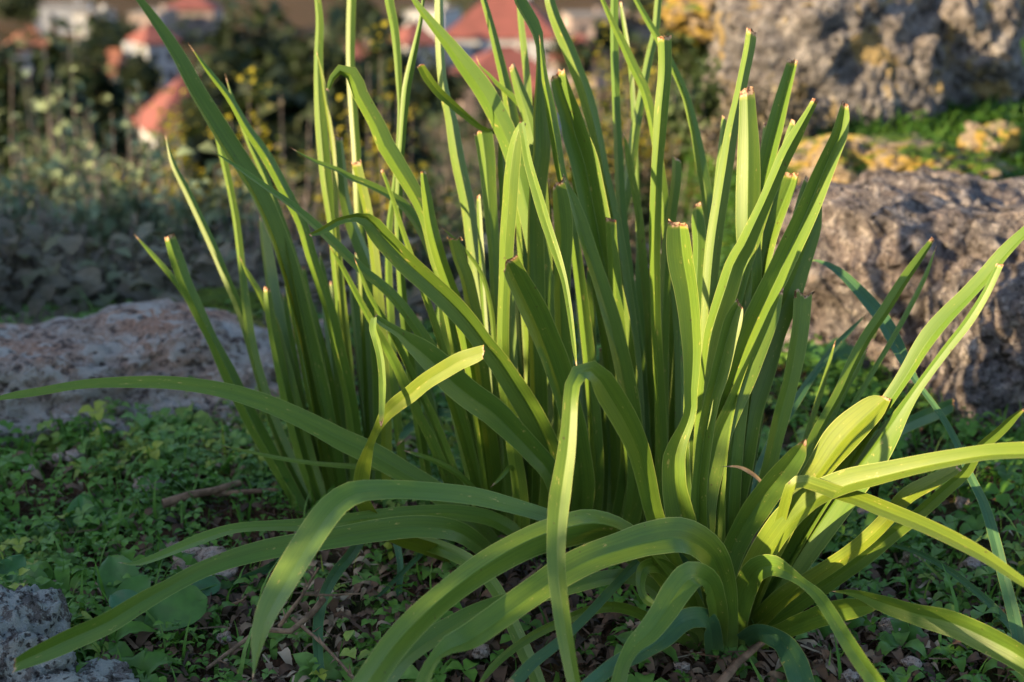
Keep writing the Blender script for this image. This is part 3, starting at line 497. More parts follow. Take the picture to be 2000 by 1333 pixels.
# --- E: the plant just outside the view on the right
leaf('E', [(1570,511,3,1.56),(1597,510,9,1.55),(1632,527,15,1.53),(1667,559,21,1.51),(1695,590,26,1.5),(1723,625,28,1.48),(1748,671,27,1.46),(1768,710,21,1.44),(1792,750,12,1.42),(1818,783,11,1.4),(1842,818,12,1.38),(1867,863,13,1.36),(1891,922,16,1.33),(1923,988,19,1.3),(1944,1058,21,1.27),(1961,1128,23,1.25),(1979,1198,24,1.23),(1996,1275,25,1.21),(2040,1400,24)], 1.56, 12, 5, False, mat=M_LEAFB, yaw2=-30)
leaf('E', [(1622,1155,4,1.28),(1667,1158,14,1.27),(1720,1176,30,1.26),(1790,1199,41,1.24),(1860,1217,50,1.22),(1930,1248,52,1.2),(1990,1280,51,1.18),(2040,1320,46,1.17),(2090,1395,40)], 1.28, 12, 24, False, dryk=.8)
leaf('E', [(1720,1060,3,1.5),(1780,1075,10,1.46),(1840,1105,12,1.43),(1900,1150,14,1.4),(1980,1230,16,1.34),(2070,1385,18)], 1.5, 10, 0, False, mat=M_LEAFB)
# ------------------------------------------------------------------ rocks
def cube_sphere(n):
    """unit directions and quads of a subdivided cube, seams welded"""
    vs, fs, key = [], [], {}
    lin = np.tan(np.linspace(-1, 1, n + 1) * math.pi / 4)
    for ax in range(3):
        for sg in (-1, 1):
            idx = np.zeros((n + 1, n + 1), int)
            for i, a in enumerate(lin):
                for j, b in enumerate(lin):
                    v = [0, 0, 0]; v[ax] = sg; v[(ax + 1) % 3] = a; v[(ax + 2) % 3] = b
                    k = (round(v[0], 4), round(v[1], 4), round(v[2], 4))
                    if k not in key: key[k] = len(vs); vs.append(v)
                    idx[i, j] = key[k]
            q = np.stack([idx[:-1, :-1], idx[1:, :-1], idx[1:, 1:], idx[:-1, 1:]], -1).reshape(-1, 4)
            fs.append(q if sg > 0 else q[:, ::-1])
    v = np.array(vs, float); return v / np.linalg.norm(v, axis=1)[:, None], np.concatenate(fs)
CS = {n: cube_sphere(n) for n in (10, 28, 56)}
def rock_verts(radii, rotz, seed, n=56, box=3.0, amp=0.28, freq=1.6, rough=0.55, tilt=0.0, pit=0.5):
    d, f = CS[n]
    r = (np.abs(d) ** box).sum(1) ** (-1 / box)
    v = d * r[:, None]
    h = amp * fbm(v * freq + seed * 3.7, 6, seed, rough)
    rid = 1 - np.abs(fbm(v * freq * 2.2 + seed, 4, seed + 40, 0.55)); h = h + amp * 0.35 * (rid - 0.6)
    pn = vnoise(v * freq * 6 + seed, seed + 80); h = h - pit * amp * 0.35 * np.clip(pn - 0.25, 0, 1)
    v = v * (1 + h)[:, None] * np.array(radii)
    ct, st = math.cos(tilt), math.sin(tilt); v = v @ np.array([[ct, 0, -st], [0, 1, 0], [st, 0, ct]])
    c, s_ = math.cos(rotz), math.sin(rotz)
    return v @ np.array([[c, s_, 0], [-s_, c, 0], [0, 0, 1]]), f
def rock(name, blobs, mat, label, cat='rock', group=None):
    V, Fs, o = [], [], 0
    c0 = Vector(blobs[0][0])
    for (c, radii, rz, seed, n, kw) in blobs:
        v, f = rock_verts(radii, rz, seed, n, **kw); V.append(v + np.array(c) - np.array(c0)); Fs.append(f + o); o += len(v)
    ob = link(name, mesh_of(name, np.concatenate(V), np.concatenate(Fs), mat)); ob.location = c0
    return tag(ob, label, cat, group)
M_RK_L = mat_rock('pinkish_rock', (0.48, 0.29, 0.21), (0.43, 0.36, 0.32), (0.08, 0.055, 0.05), (0.50, 0.46, 0.43), 0.7, (0.66, 0.60, 0.56), 0.8, 1.1)
M_RK_R = mat_rock('pitted_grey_rock', (0.16, 0.145, 0.15), (0.21, 0.175, 0.17), (0.035, 0.027, 0.025), (0.30, 0.25, 0.23), 0.5, (0.44, 0.40, 0.39), 0.85, 1.0)
M_RK_B = mat_rock('boulder_rock', (0.17, 0.165, 0.18), (0.24, 0.215, 0.21), (0.045, 0.042, 0.042), (0.34, 0.25, 0.10), 0.55, (0.42, 0.40, 0.41), 0.85, 0.7)
M_RK_M = mat_rock('mossy_ledge_rock', (0.34, 0.27, 0.20), (0.38, 0.30, 0.22), (0.07, 0.05, 0.035), (0.50, 0.34, 0.06), 1.2, (0.5, 0.45, 0.4), 0.6, 1.2, moss=(0.05, 0.12, 0.02))
M_RK_F = mat_rock('lichened_rock', (0.16, 0.14, 0.13), (0.22, 0.20, 0.19), (0.035, 0.028, 0.025), (0.42, 0.44, 0.42), 1.3, (0.5, 0.5, 0.48), 0.6, 3.0)
M_MOSS = mat_rock('moss_cushion', (0.07, 0.13, 0.015), (0.13, 0.20, 0.02), (0.05, 0.03, 0.012), None, 0, (0.16, 0.22, 0.03), 0.4, 1.2)
M_STONE = mat_rock('pale_stone', (0.58, 0.42, 0.35), (0.50, 0.42, 0.37), (0.14, 0.09, 0.07), None, 0, (0.52, 0.45, 0.40), 0.5, 4.0)

def pt(x, y, D, dz=0): p = at(x, y, D); return (p[0], p[1], p[2] + dz)
rock('rock', [(pt(80, 812, 2.02), (0.34, 0.20, 0.12), 0.25, 3, 56, dict(amp=.22, box=2.6)), (pt(300, 742, 2.10), (0.14, 0.12, 0.085), -0.2, 9, 56, dict(amp=.26))], M_RK_L,
     'low pinkish rock with pale lichen at the edge of the slope, beside the thin-leaved clump')
rock('rock', [(pt(470, 690, 2.14), (0.085, 0.07, 0.05), 0.4, 14, 28, dict(amp=.25))], M_RK_M, 'small grey stone with yellow lichen against the end of the low pinkish rock')
rock('mossy_rock', [(pt(435, 640, 2.38), (0.13, 0.10, 0.06), 0.1, 21, 56, dict(amp=.2, box=2.2))], M_MOSS, 'rounded stone covered in bright green moss behind the low pinkish rock')
rock('rock', [(pt(-5, 1345, 1.275), (0.075, 0.07, 0.072), 0.5, 31, 56, dict(amp=.24)), (pt(140, 1400, 1.22), (0.055, 0.05, 0.035), 0.1, 33, 28, dict(amp=.25))], M_RK_F,
     'dark rock crusted with grey lichen under the cut tip of the longest arching leaf')
rock('rock', [(pt(1880, 600, 2.28), (0.32, 0.24, 0.20), -0.35, 44, 56, dict(amp=.22, box=3.4)), (pt(1650, 540, 2.45), (0.13, 0.15, 0.14), -0.2, 47, 56, dict(amp=.24)), (pt(2010, 700, 2.0), (0.13, 0.13, 0.14), 0.3, 49, 56, dict(amp=.24))], M_RK_R,
     'long pitted grey rock behind the leaves that lean out to the right')
rock('rock', [(pt(1730, 350, 2.95), (0.20, 0.15, 0.075), -0.3, 51, 56, dict(amp=.28)), (pt(1640, 345, 2.9), (0.07, 0.08, 0.06), 0.3, 57, 28, dict(amp=.28))], M_RK_M,
     'flat ledge of rock with yellow lichen and moss between the pitted rock and the boulder')
rock('boulder', [(pt(1600, 120, 3.55), (0.27, 0.24, 0.26), 0.3, 61, 56, dict(amp=.20, box=3.2)), (pt(1720, 190, 3.42), (0.13, 0.12, 0.17), 0.1, 63, 56, dict(amp=.24)), (pt(1855, 90, 3.55), (0.17, 0.17, 0.16), -0.3, 67, 56, dict(amp=.24, box=2.6)), (pt(1730, -40, 3.7), (0.25, 0.2, 0.2), 0.2, 69, 28, dict(amp=.2))], M_RK_B,
     'big grey boulder with orange lichen stains, highest of the rocks', 'boulder')
rock('rock', [(pt(1935, 285, 3.1), (0.055, 0.05, 0.045), 0.3, 71, 28, dict(amp=.3))], M_RK_M, 'small pale stone edged with yellow lichen standing alone in the grass by the boulder')
rock('rock', [(pt(1400, 5, 4.2), (0.14, 0.12, 0.09), 0.3, 73, 28, dict(amp=.3))], M_RK_M, 'pale stone with moss on top beside the boulder, above the slope')
# small stones lying about: same look, only their place tells them apart
SM = [(295, 962, 20), (150, 912, 12), (118, 915, 9), (318, 778, 13), (610, 655, 22), (648, 640, 20), (735, 645, 20), (390, 1105, 34), (430, 1135, 22), (338, 1090, 14), (180, 1278, 16), (440, 1262, 10), (820, 905, 10), (1690, 1010, 14), (1790, 1098, 18), (1900, 1120, 14), (1740, 1245, 16), (1330, 1310, 10), (940, 1300, 12), (1780, 1310, 12), (1660, 1330, 12), (870, 1195, 9), (60, 935, 8), (560, 960, 9), (1880, 1010, 12), (1935, 940, 10), (1750, 880, 12)]
for k, (x, y, r) in enumerate(SM):
    D = gdepth(y + r * .5); rr = r * 1.25 * D / FPX
    q = at(x, y + r * .5, D)
    rock('stone', [((q[0], q[1], tz(q[0], q[1]) + max(rr * .4, .013)), (rr * 1.15, rr, rr * .62), k * 1.3, 100 + k, 10, dict(amp=.3, freq=1.2))], M_STONE, 'small pale stone lying among the weeds', 'stone', 'small stones among the weeds')
# ------------------------------------------------------------------ weeds and litter
def euler_mats(rz, tilt, ta):
    """rotate about z by rz, then tilt by angle tilt about a horizontal axis at azimuth ta"""
    n = len(rz); cz, sz = np.cos(rz), np.sin(rz); M = np.zeros((n, 3, 3)); M[:, 0, 0] = cz; M[:, 0, 1] = -sz; M[:, 1, 0] = sz; M[:, 1, 1] = cz; M[:, 2, 2] = 1
    ax, ay = np.cos(ta), np.sin(ta); c, s = np.cos(tilt), np.sin(tilt); T = np.zeros((n, 3, 3))
    T[:, 0, 0] = c + ax * ax * (1 - c); T[:, 0, 1] = ax * ay * (1 - c); T[:, 0, 2] = ay * s
    T[:, 1, 0] = ax * ay * (1 - c); T[:, 1, 1] = c + ay * ay * (1 - c); T[:, 1, 2] = -ax * s
    T[:, 2, 0] = -ay * s; T[:, 2, 1] = ax * s; T[:, 2, 2] = c
    return T @ M
def scatter(tv, tf, pos, scale, M):
    n, m = len(pos), len(tv)
    V = np.einsum('nij,mj->nmi', M, tv) * np.asarray(scale).reshape(n, 1, -1) + pos[:, None, :]
    return V.reshape(-1, 3), (tf[None] + (np.arange(n) * m)[:, None, None]).reshape(-1, tf.shape[1]), m
def leaflet(L=1.0, Wd=0.5, lift=0.2, droop=0.25, base=0.0, n=3):
    """an oval leaf along +x: two halves folded at the midrib"""
    t = np.linspace(0, 1, n + 2); w = Wd * np.sin(np.pi * np.clip(t * .93 + .05, 0, 1)) ** .8 * .5; w[-1] *= .2
    x = base + t * L; z = lift * np.sin(t * 2.2) * L - droop * t ** 2 * L
    V = np.concatenate([np.stack([x, -w, z + w * .35], 1), np.stack([x, 0 * w, z], 1), np.stack([x, w, z + w * .35], 1)])
    m = n + 2; q = [[r * m + i, r * m + i + 1, (r + 1) * m + i + 1, (r + 1) * m + i] for r in (0, 1) for i in range(m - 1)]
    return V, np.array(q)
def fuse(parts):
    V, Q, o = [], [], 0
    for v, q in parts: V.append(v); Q.append(q + o); o += len(v)
    return np.concatenate(V), np.concatenate(Q)
def rotz(v, a): c, s = math.cos(a), math.sin(a); return v @ np.array([[c, s, 0], [-s, c, 0], [0, 0, 1]])
def stem_t(h, r=0.02):
    v = np.array([[-r, 0, -.3], [r, 0, -.3], [r * .6, .1, h], [-r * .6, .1, h]]); return v, np.array([[0, 1, 2, 3]])
trefoil = fuse([(rotz(leaflet(1, .85, .25, .3, .05, 2)[0], a) + [0, .1, 1.6], leaflet(1, .85, .25, .3, .05, 2)[1]) for a in (0, 2.1, 4.2)] + [stem_t(1.6)])
rosette = fuse([(rotz(leaflet(1, .38, .5, .55, .05, 3)[0], a), leaflet(1, .38, .5, .55, .05, 3)[1]) for a in np.arange(6) * 1.05])
sprig = fuse([(rotz(leaflet(.8, .6, .2, .2, .1, 2)[0], a * 2.4) + [0, .05, .3 + a * .42], leaflet(.8, .6, .2, .2, .1, 2)[1]) for a in range(6)] + [stem_t(2.6)])
def blade_t():
    t = np.linspace(0, 1, 5); w = .035 * (1 - t ** 2) + .003; x = .45 * t ** 2; z = t * 1.0 - .12 * t ** 2
    V = np.concatenate([np.stack([x, -w, z], 1), np.stack([x, w, z], 1)]); return V, np.array([[i, i + 1, 5 + i + 1, 5 + i] for i in range(4)])
blade = blade_t()
def ground_pts(n, y0, y1, xpad=0.15, xlo=-9, xhi=9):
    y = rng.uniform(y0, y1, n * 2); half = 0.36 * (.951 * y + .216) + xpad
    x = rng.uniform(-1, 1, n * 2) * half; k = (x > xlo) & (x < xhi); x, y = x[k][:n], y[k][:n]
    return np.stack([x, y, terrain(x, y)], 1)
def patchy(P, s, f, lo, hi):
    return P[rng.uniform(0, 1, len(P)) < sstep(lo, hi, fbm(P * f, 3, s))]
def bare(P):
    """thin the weeds out where the litter lies under the two big clumps"""
    d = np.hypot((P[:, 0] - 0.08) / 0.42, (P[:, 1] - 1.16) / 0.24)
    return P[rng.uniform(0, 1, len(P)) < np.clip(0.22 + 0.8 * sstep(.7, 1.5, d), 0, 1)]
def cover(name, specs, mat, label, cat, extra=None):
    Vs, Qs, Rn, o = [], [], [], 0
    for tmpl, P, s0, s1, tl, zoff in specs:
        n = len(P); sc = rng.uniform(s0, s1, n) * (1 + .5 * (rng.uniform(0, 1, n) > .93))
        M = euler_mats(rng.uniform(0, 6.28, n), np.abs(rng.normal(0, tl, n)), rng.uniform(0, 6.28, n))
        V, Q, m = scatter(tmpl[0], tmpl[1], P + [0, 0, zoff], sc, M); Vs.append(V); Qs.append(Q + o); o += len(V)
        Rn.append(np.repeat(np.clip(.5 + .33 * fbm(P * 6, 2, 77) + rng.normal(0, .2, n), 0, 1), m))
    ob = link(name, mesh_of(name, np.concatenate(Vs), np.concatenate(Qs), mat, True, {'rnd': np.concatenate(Rn)}))
    return tag(ob, label, cat, kind='stuff')
M_WEED = mat_foliage('weeds', [(0.05, 0.13, 0.02), (0.09, 0.23, 0.025), (0.14, 0.30, 0.035), (0.18, 0.33, 0.08), (0.40, 0.46, 0.06)], (0.10, 0.26, 0.03), 0.28, 0.5)
M_GRASS = mat_foliage('grass', [(0.03, 0.09, 0.015), (0.06, 0.16, 0.02), (0.10, 0.20, 0.03)], (0.12, 0.28, 0.02), 0.3, 0.5)
bigleaf = fuse([(rotz(leaflet(1, .62, .55, .55, .05, 3)[0], a), leaflet(1, .62, .55, .55, .05, 3)[1]) for a in (0, 1.9, 3.7, 5.1)])
cover('weeds', [
    (trefoil, bare(patchy(ground_pts(15000, 0.85, 2.75), 1, 7, -.25, .55)), .0045, .0105, .4, 0.003),
    (trefoil, bare(patchy(ground_pts(22000, 0.85, 2.75), 11, 6, -.4, .5)), .0025, .005, .4, 0.001),
    (trefoil, bare(patchy(ground_pts(3000, 0.85, 2.75), 6, 4, -.1, .6)), .012, .018, .4, 0.004),
    (rosette, bare(patchy(ground_pts(4200, 0.85, 2.75), 2, 4, -.5, .3)), .012, .030, .35, 0.003),
    (bigleaf, bare(patchy(ground_pts(2200, 0.85, 2.75), 8, 3, -.4, .4)), .014, .030, .4, 0.006),
    (sprig, bare(patchy(ground_pts(4200, 0.85, 2.75), 3, 4.5, -.35, .4)), .007, .014, .35, 0.003),
    (blade, bare(ground_pts(6000, 0.85, 2.75)), .02, .055, .45, 0)], M_WEED, 'carpet of small green weeds and clover over the brown soil', 'weeds')
gp = ground_pts(26000, 2.1, 5.2, .3, xlo=0.35)
cover('grass', [(blade, gp, .03, .07, .4, 0), (trefoil, gp[:9000], .010, .018, .4, .01), (rosette, gp[9000:12000], .02, .035, .3, .005)], M_GRASS, 'short green grass growing round the boulder', 'grass')
# litter: dead curled leaves and bits of stalk
chip = leaflet(1, .42, .6, .7, -.5, 4)
N = NT('litter'); r = N.attr('rnd'); cr = N.n('ShaderNodeValToRGB'); N.l(r, cr.inputs[0]); e = cr.color_ramp.elements
e[0].color = (0.03, 0.02, 0.013, 1); e[1].color = (0.45, 0.36, 0.26, 1); e.new(.4).color = (0.10, 0.055, 0.032, 1); e.new(.62).color = (0.17, 0.10, 0.06, 1); e.new(.8).color = (0.28, 0.20, 0.13, 1)
p = N.n('ShaderNodeBsdfPrincipled'); N.l(cr.outputs[0], p.inputs['Base Color']); p.inputs['Roughness'].default_value = .85; N.l(p.outputs[0], N.out.inputs[0]); M_LITTER = N.m
lp = ground_pts(7000, 0.85, 2.7); near = ground_pts(9000, 0.9, 1.5); near = near[np.hypot((near[:, 0] - .1) / .5, (near[:, 1] - 1.16) / .28) < 1][:2600]
stalk = (np.array([[-.5, -.02, 0], [.5, -.015, .03], [.5, .015, .03], [-.5, .02, 0], [0, 0, .05]]), np.array([[0, 1, 2, 3]]))
cover('leaf_litter', [(chip, lp, .008, .022, .5, .005), (chip, near, .008, .024, .5, .006), (stalk, np.concatenate([lp[:900], near[:500]]), .03, .09, .15, .008)], M_LITTER, 'brown dead leaves and stalks lying on the soil', 'litter')

# broad-leaved plants low on the ground
M_BROAD = mat_foliage('broad_leaf', [(0.05, 0.16, 0.08), (0.06, 0.19, 0.05), (0.10, 0.23, 0.03)], (0.12, 0.3, 0.03), .25, .4, .4)
M_BROADY = mat_foliage('broad_leaf_pale', [(0.06, 0.14, 0.02), (0.12, 0.19, 0.025)], (0.2, 0.32, 0.02), .3, .45, .4)
def broad_leaf(px, py, D, size_px, ang, tilt, ratio=.8):
    """one rounded, pointed leaf facing the sky and the viewer a little"""
    n, m = 11, 7; t = np.linspace(0, 1, n)[:, None]; s = np.linspace(-1, 1, m)[None]
    w = ratio * .5 * np.sin(np.pi * t ** .8) ** .62
    x = t - .5 + 0 * s - .12 * np.abs(s) ** 2 * (1 - t); y = s * w; z = .10 * np.abs(s) * w * 2 - .25 * (t - .4) ** 2 + .02 * np.sin(7 * t + 4 * s)
    V = np.stack([x, y + 0 * t, z], -1).reshape(-1, 3); L = size_px * D / FPX
    M = Matrix.Rotation(R_(ang), 3, 'Z'); M = Matrix.Rotation(R_(tilt), 3, 'X') @ M
    V = V @ np.array(M).T * L + at(px, py, D)
    i = np.arange(n * m).reshape(n, m); q = np.stack([i[:-1, :-1], i[:-1, 1:], i[1:, 1:], i[1:, :-1]], -1).reshape(-1, 4)
    return V, q, V[(m // 2)]
def tube(P, r0, r1, k=6):
    P = np.asarray(P, float); T = np.gradient(P, axis=0); T /= np.linalg.norm(T, axis=1)[:, None]
    up = np.array([.13, .21, .97]); A = np.cross(T, up); A /= np.linalg.norm(A, axis=1)[:, None]; B = np.cross(T, A)
    r = np.linspace(r0, r1, len(P))[:, None, None]; a = np.arange(k) / k * 6.2832
    V = P[:, None] + r * (np.cos(a)[None, :, None] * A[:, None] + np.sin(a)[None, :, None] * B[:, None])
    i = np.arange(len(P) * k).reshape(len(P), k); q = np.stack([i[:-1], np.roll(i, -1, 1)[:-1], np.roll(i, -1, 1)[1:], i[1:]], -1).reshape(-1, 4)
    return V.reshape(-1, 3), q
def broad_plant(base, leaves, label, mat):
    D = gdepth(base[1]); b0 = at(base[0], base[1], D); root = thing('broad_leaf_weed', (b0[0], b0[1], 0), label, 'weed', 'broad-leaved weeds among the clover')
    for (px, py, dD, s, ang, tilt) in leaves:
        V, q, st = broad_leaf(px, py, D + dD, s, ang, tilt)
        lf = part('leaf', mesh_of('leaf', V, q, mat, True, {'rnd': np.full(len(V), rng.uniform(.1, .9))}), root)
        mid = (st + b0) / 2 + [0, 0, .01]; tv, tq = tube([b0 + [0, 0, -.004], mid, st], .0014, .0009)
        s_ = link('leaf_stalk', mesh_of('leaf_stalk', tv, tq, mat, True, {'rnd': np.full(len(tv), .8)}), lf)
broad_plant((285, 1225), [(228, 1122, .02, 100, 120, 40), (335, 1195, -.04, 118, 205, 38), (265, 1155, -.02, 80, 60, 48), (240, 1175, -.05, 70, 150, 30), (395, 1150, .03, 60, 200, 30)], 'broad green leaves under the arching leaf, by the pale stones', M_BROAD)
broad_plant((178, 1045), [(160, 1005, 0, 82, 100, 62)], 'single upright blue-green rounded leaf growing from the clover', M_BROAD)
broad_plant((25, 1165), [(20, 1120, 0, 90, 70, 45), (55, 1135, -.02, 80, 140, 40), (-10, 1150, -.02, 70, 10, 40)], 'bluish broad leaves just behind the lichen-crusted rock', M_BROAD)
broad_plant((265, 935), [(225, 922, 0, 62, 200, 45), (310, 915, 0, 74, 350, 45), (350, 925, -.02, 60, 30, 50)], 'yellow-green broad leaves growing near the fallen yellow leaf', M_BROADY)
broad_plant((455, 925), [(468, 905, .01, 60, 80, 55), (430, 918, 0, 50, 160, 40)], 'pale green broad leaves at the foot of the thin-leaved clump', M_BROADY)
broad_plant((1920, 760), [(1890, 705, .02, 80, 150, 40), (1940, 700, .02, 90, 60, 45), (1870, 735, -.02, 70, 190, 35)], 'dark broad leaves growing at the base of the pitted grey rock', M_BROAD)
broad_plant((1620, 745), [(1590, 700, .02, 80, 110, 45), (1640, 690, .02, 80, 70, 50), (1660, 725, -.02, 60, 20, 40), (1600, 735, -.03, 60, 200, 35)], 'leafy green weed in the gap between the clump and the pitted rock', M_BROAD)

# fallen yellow leaf, sticks, thorny twig
fy = leaf_mesh([(297,904,10,gdepth(912)-.01),(330,906,15,gdepth(912)-.012),(385,911,9,gdepth(918)-.02),(437,925,13,gdepth(932)-.02),(490,929,13,gdepth(936)-.012),(536,931,9,gdepth(936)-.01)], gdepth(936)-.01, 10, 0, True, M_LEAFY, Db=gdepth(912)-.01, onground=False, seed=901)
tag(link('fallen_leaf', fy), 'fallen yellow strap leaf lying across the clover', 'leaf')
M_BARK = mat_plain('twig_bark', (0.30, 0.20, 0.13), (0.14, 0.09, 0.06), 90, .85, .2, .001)
M_STICK = mat_plain('stick_wood', (0.26, 0.165, 0.11), (0.12, 0.075, 0.05), 70, .85, .2, .001)
def gp_(x, y, up): 
    D = gdepth(y, up); return at(x, y, D)
def stick(label, pts, r0, r1):
    v, q = tube([gp_(*p) for p in pts], r0, r1, 7); c = v.mean(0); o = link('stick', mesh_of('stick', v - c, q, M_STICK)); o.location = c; tag(o, label, 'stick', 'sticks on the ground')
stick('reddish brown stick lying beside the small round stone', [(318, 985, .03), (370, 968, .034), (415, 960, .032), (468, 944, .03)], .0055, .004)
stick('short brown stick leaning towards the thin-leaved clump', [(420, 965, .025), (470, 962, .028), (545, 957, .025)], .0035, .0025)
stick('thick withered stalk pointing out from the base of the front clump', [(1400, 1345, .01), (1440, 1295, .02), (1480, 1262, .03), (1520, 1235, .045)], .0048, .0022)
tw = thing('thorny_twig', tuple(gp_(565, 1233, .0)), 'dry thorny twig lying in front of the arching yellowish leaf', 'twig')
def arm(name, pts, r0, r1, parent):
    P = np.array([gp_(*p) for p in pts]); 
    Pf = np.concatenate([P[:-1] + (P[1:] - P[:-1]) * f for f in np.linspace(0, 1, 5)[:-1]]).reshape(4, -1, 3).transpose(1, 0, 2).reshape(-1, 3); Pf = np.concatenate([Pf, P[-1:]])
    v, q = tube(Pf, r0, r1, 7); o = part(name, mesh_of(name, v, q, M_BARK), parent)
    for k in range(2, len(Pf) - 1, 3):
        d = rng.normal(0, 1, 3); d[2] = abs(d[2]); d /= np.linalg.norm(d); tv, tq = tube([Pf[k], Pf[k] + d * .006, Pf[k] + d * .012], .0014, .0001, 5)
        link('thorn', mesh_of('thorn', tv, tq, M_BARK), o)
arm('stem', [(403, 1307, .015), (450, 1272, .02), (497, 1237, .025), (529, 1231, .03), (567, 1234, .03), (595, 1210, .035), (615, 1192, .04), (632, 1170, .045)], .0018, .0034, tw)
arm('side_branch', [(546, 1224, .03), (570, 1190, .05), (591, 1163, .06), (605, 1138, .065), (623, 1108, .08)], .0022, .001, tw)
arm('side_branch', [(591, 1161, .058), (640, 1163, .05), (705, 1160, .045)], .0016, .0008, tw)
arm('side_branch', [(572, 1208, .034), (600, 1232, .03), (630, 1258, .03), (665, 1295, .025), (705, 1340, .02)], .0022, .0012, tw)
arm('side_branch', [(460, 1180, .03), (475, 1172, .045), (482, 1166, .06)], .0012, .0006, tw)
# ------------------------------------------------------------------ shrubs, trees, houses below the slope
leaf_t = leaflet(1, .55, .3, .3, 0, 1)
def branchy(base, R, H, nst, seed, lean=0.0):
    r = np.random.default_rng(seed); out = []
    for i in range(nst):
        a = r.uniform(0, 6.283); e = r.uniform(.15, 1) ** .6; tgt = np.array([math.cos(a) * R * e, math.sin(a) * R * e, H * (1 - .55 * e ** 2) * r.uniform(.72, 1.08)])
        t = np.linspace(0, 1, 7)[:, None]; P = tgt * np.concatenate([t ** .8, t ** .8, t ** 1.1], 1) + np.cumsum(r.normal(0, .022 * R, (7, 3)), 0) * (t > 0)
        out.append(base + P)
    return out
def shrub(px, ytop, D, half_px, label, mat, twig_mat, seed, leaf_len=.028, nst=46, per=46, flowers=None, dens=1.0, group='shrubs on the slope', cat='shrub', name='shrub', thick=1.0):
    q = at(px, 400, D); x, y = q[0], q[1]; z0 = tz(x, y) - .03; y_ = y
    # height from the line of sight through the top
    dirv = F + RT * (px - 1000) / FPX + U * (666.5 - ytop) / FPX; ztop = CAM_H + dirv[2] / dirv[1] * y_
    H = max(ztop - z0, .25) * 1.12; R = half_px * D / FPX * 1.05; leaf_len = leaf_len * max(1, D / 3.3) ** .75; thick = thick * max(1, D / 3.3) ** .5
    root = thing(name, (x, y, z0), label, cat, group)
    br = branchy(np.array([x, y, z0]), R, H, nst, seed); Vs, Qs, o = [], [], 0; LP, LA = [], []
    r = np.random.default_rng(seed + 1)
    for P in br:
        v, qd = tube(P, .007 * thick * (H + .3), .0012 * thick, 4); Vs.append(v); Qs.append(qd + o); o += len(v)
        for s in range(4 if per > 40 else 7):
            t0 = r.uniform(.3, .95); k = int(t0 * 5); b = P[k] + (P[k + 1] - P[k]) * (t0 * 5 - k); d = r.normal(0, 1, 3); d[2] = abs(d[2]) * .8 + .2; d /= np.linalg.norm(d); Lt = r.uniform(.08, .2) * (R + H) * .55
            tw_ = np.array([b, b + d * Lt * .5 + [0, 0, .1 * Lt], b + d * Lt]); v, qd = tube(tw_, .0028 * thick, .0008 * thick, 3); Vs.append(v); Qs.append(qd + o); o += len(v)
            nl = int(per / 5 * dens); f = r.uniform(.25, 1.05, nl)[:, None]; LP.append(tw_[0] + (tw_[2] - tw_[0]) * f + r.normal(0, .4 * leaf_len, (nl, 3)))
        nl = int(per / 5 * dens); f = r.uniform(.55, 1.02, nl); LP.append(np.stack([np.interp(f, np.linspace(0, 1, 7), P[:, j]) for j in range(3)], 1) + r.normal(0, .5 * leaf_len, (nl, 3)))
    part('branches', mesh_of('branches', np.concatenate(Vs), np.concatenate(Qs), twig_mat), root)
    LP = np.concatenate(LP); n = len(LP); M = euler_mats(r.uniform(0, 6.28, n), r.uniform(-.2, 1.2, n), r.uniform(0, 6.28, n))
    V, Q, m = scatter(leaf_t[0], leaf_t[1], LP, r.uniform(.6, 1.3, n) * leaf_len, M)
    rn = np.repeat(np.clip(.5 + .5 * fbm(LP * 5 / max(R, .3), 2, seed) + r.normal(0, .16, n), 0, 1), m)
    tag(part('foliage', mesh_of('foliage', V, Q, mat, True, {'rnd': rn}), root), kind='stuff')
    if flowers:
        top = LP[np.argsort(-(LP[:, 2] + r.uniform(0, .35 * H, n)))[:flowers[0]]] + [0, 0, leaf_len * .6]; top = np.repeat(top, 4, 0) + r.normal(0, leaf_len * .7, (len(top) * 4, 3)); n2 = len(top)
        V, Q, m = scatter(leaflet(1, .9, .2, .2, -.5, 1)[0], leaf_t[1], top, r.uniform(.5, 1, n2) * leaf_len * .8, euler_mats(r.uniform(0, 6.28, n2), r.uniform(-.5, .8, n2), r.uniform(0, 6.28, n2)))
        tag(part('flowers', mesh_of('flowers', V, Q, flowers[1], True, {'rnd': np.repeat(r.uniform(0, 1, n2), m)}), root), kind='stuff')
    return root
M_SAGE = mat_foliage('sage_foliage', [(0.09, 0.12, 0.065), (0.16, 0.21, 0.115), (0.25, 0.33, 0.19), (0.33, 0.42, 0.25)], (0.14, 0.2, 0.1), .2, .7)
M_DRY = mat_foliage('dry_scrub_foliage', [(0.09, 0.078, 0.06), (0.17, 0.145, 0.11), (0.22, 0.19, 0.14), (0.17, 0.20, 0.11)], (0.12, 0.12, 0.06), .2, .8)
M_OLIVE = mat_foliage('green_scrub_foliage', [(0.035, 0.06, 0.025), (0.065, 0.105, 0.045), (0.11, 0.16, 0.06)], (0.1, 0.16, 0.03), .25, .6)
M_DARK = mat_foliage('dark_tree_foliage', [(0.012, 0.022, 0.010), (0.022, 0.038, 0.016), (0.045, 0.065, 0.028), (0.07, 0.085, 0.045)], (0.05, 0.08, 0.02), .2, .6)
M_YFLOWER = mat_foliage('yellow_flowers', [(0.36, 0.32, 0.02), (0.52, 0.44, 0.03)], (0.5, 0.45, 0.03), .3, .6)
M_TWIG = mat_plain('grey_twigs', (0.26, 0.225, 0.21), (0.15, 0.125, 0.115), 30)
M_TRUNK = mat_plain('trunk_bark', (0.09, 0.07, 0.055), (0.05, 0.04, 0.03), 4)
sd = 300
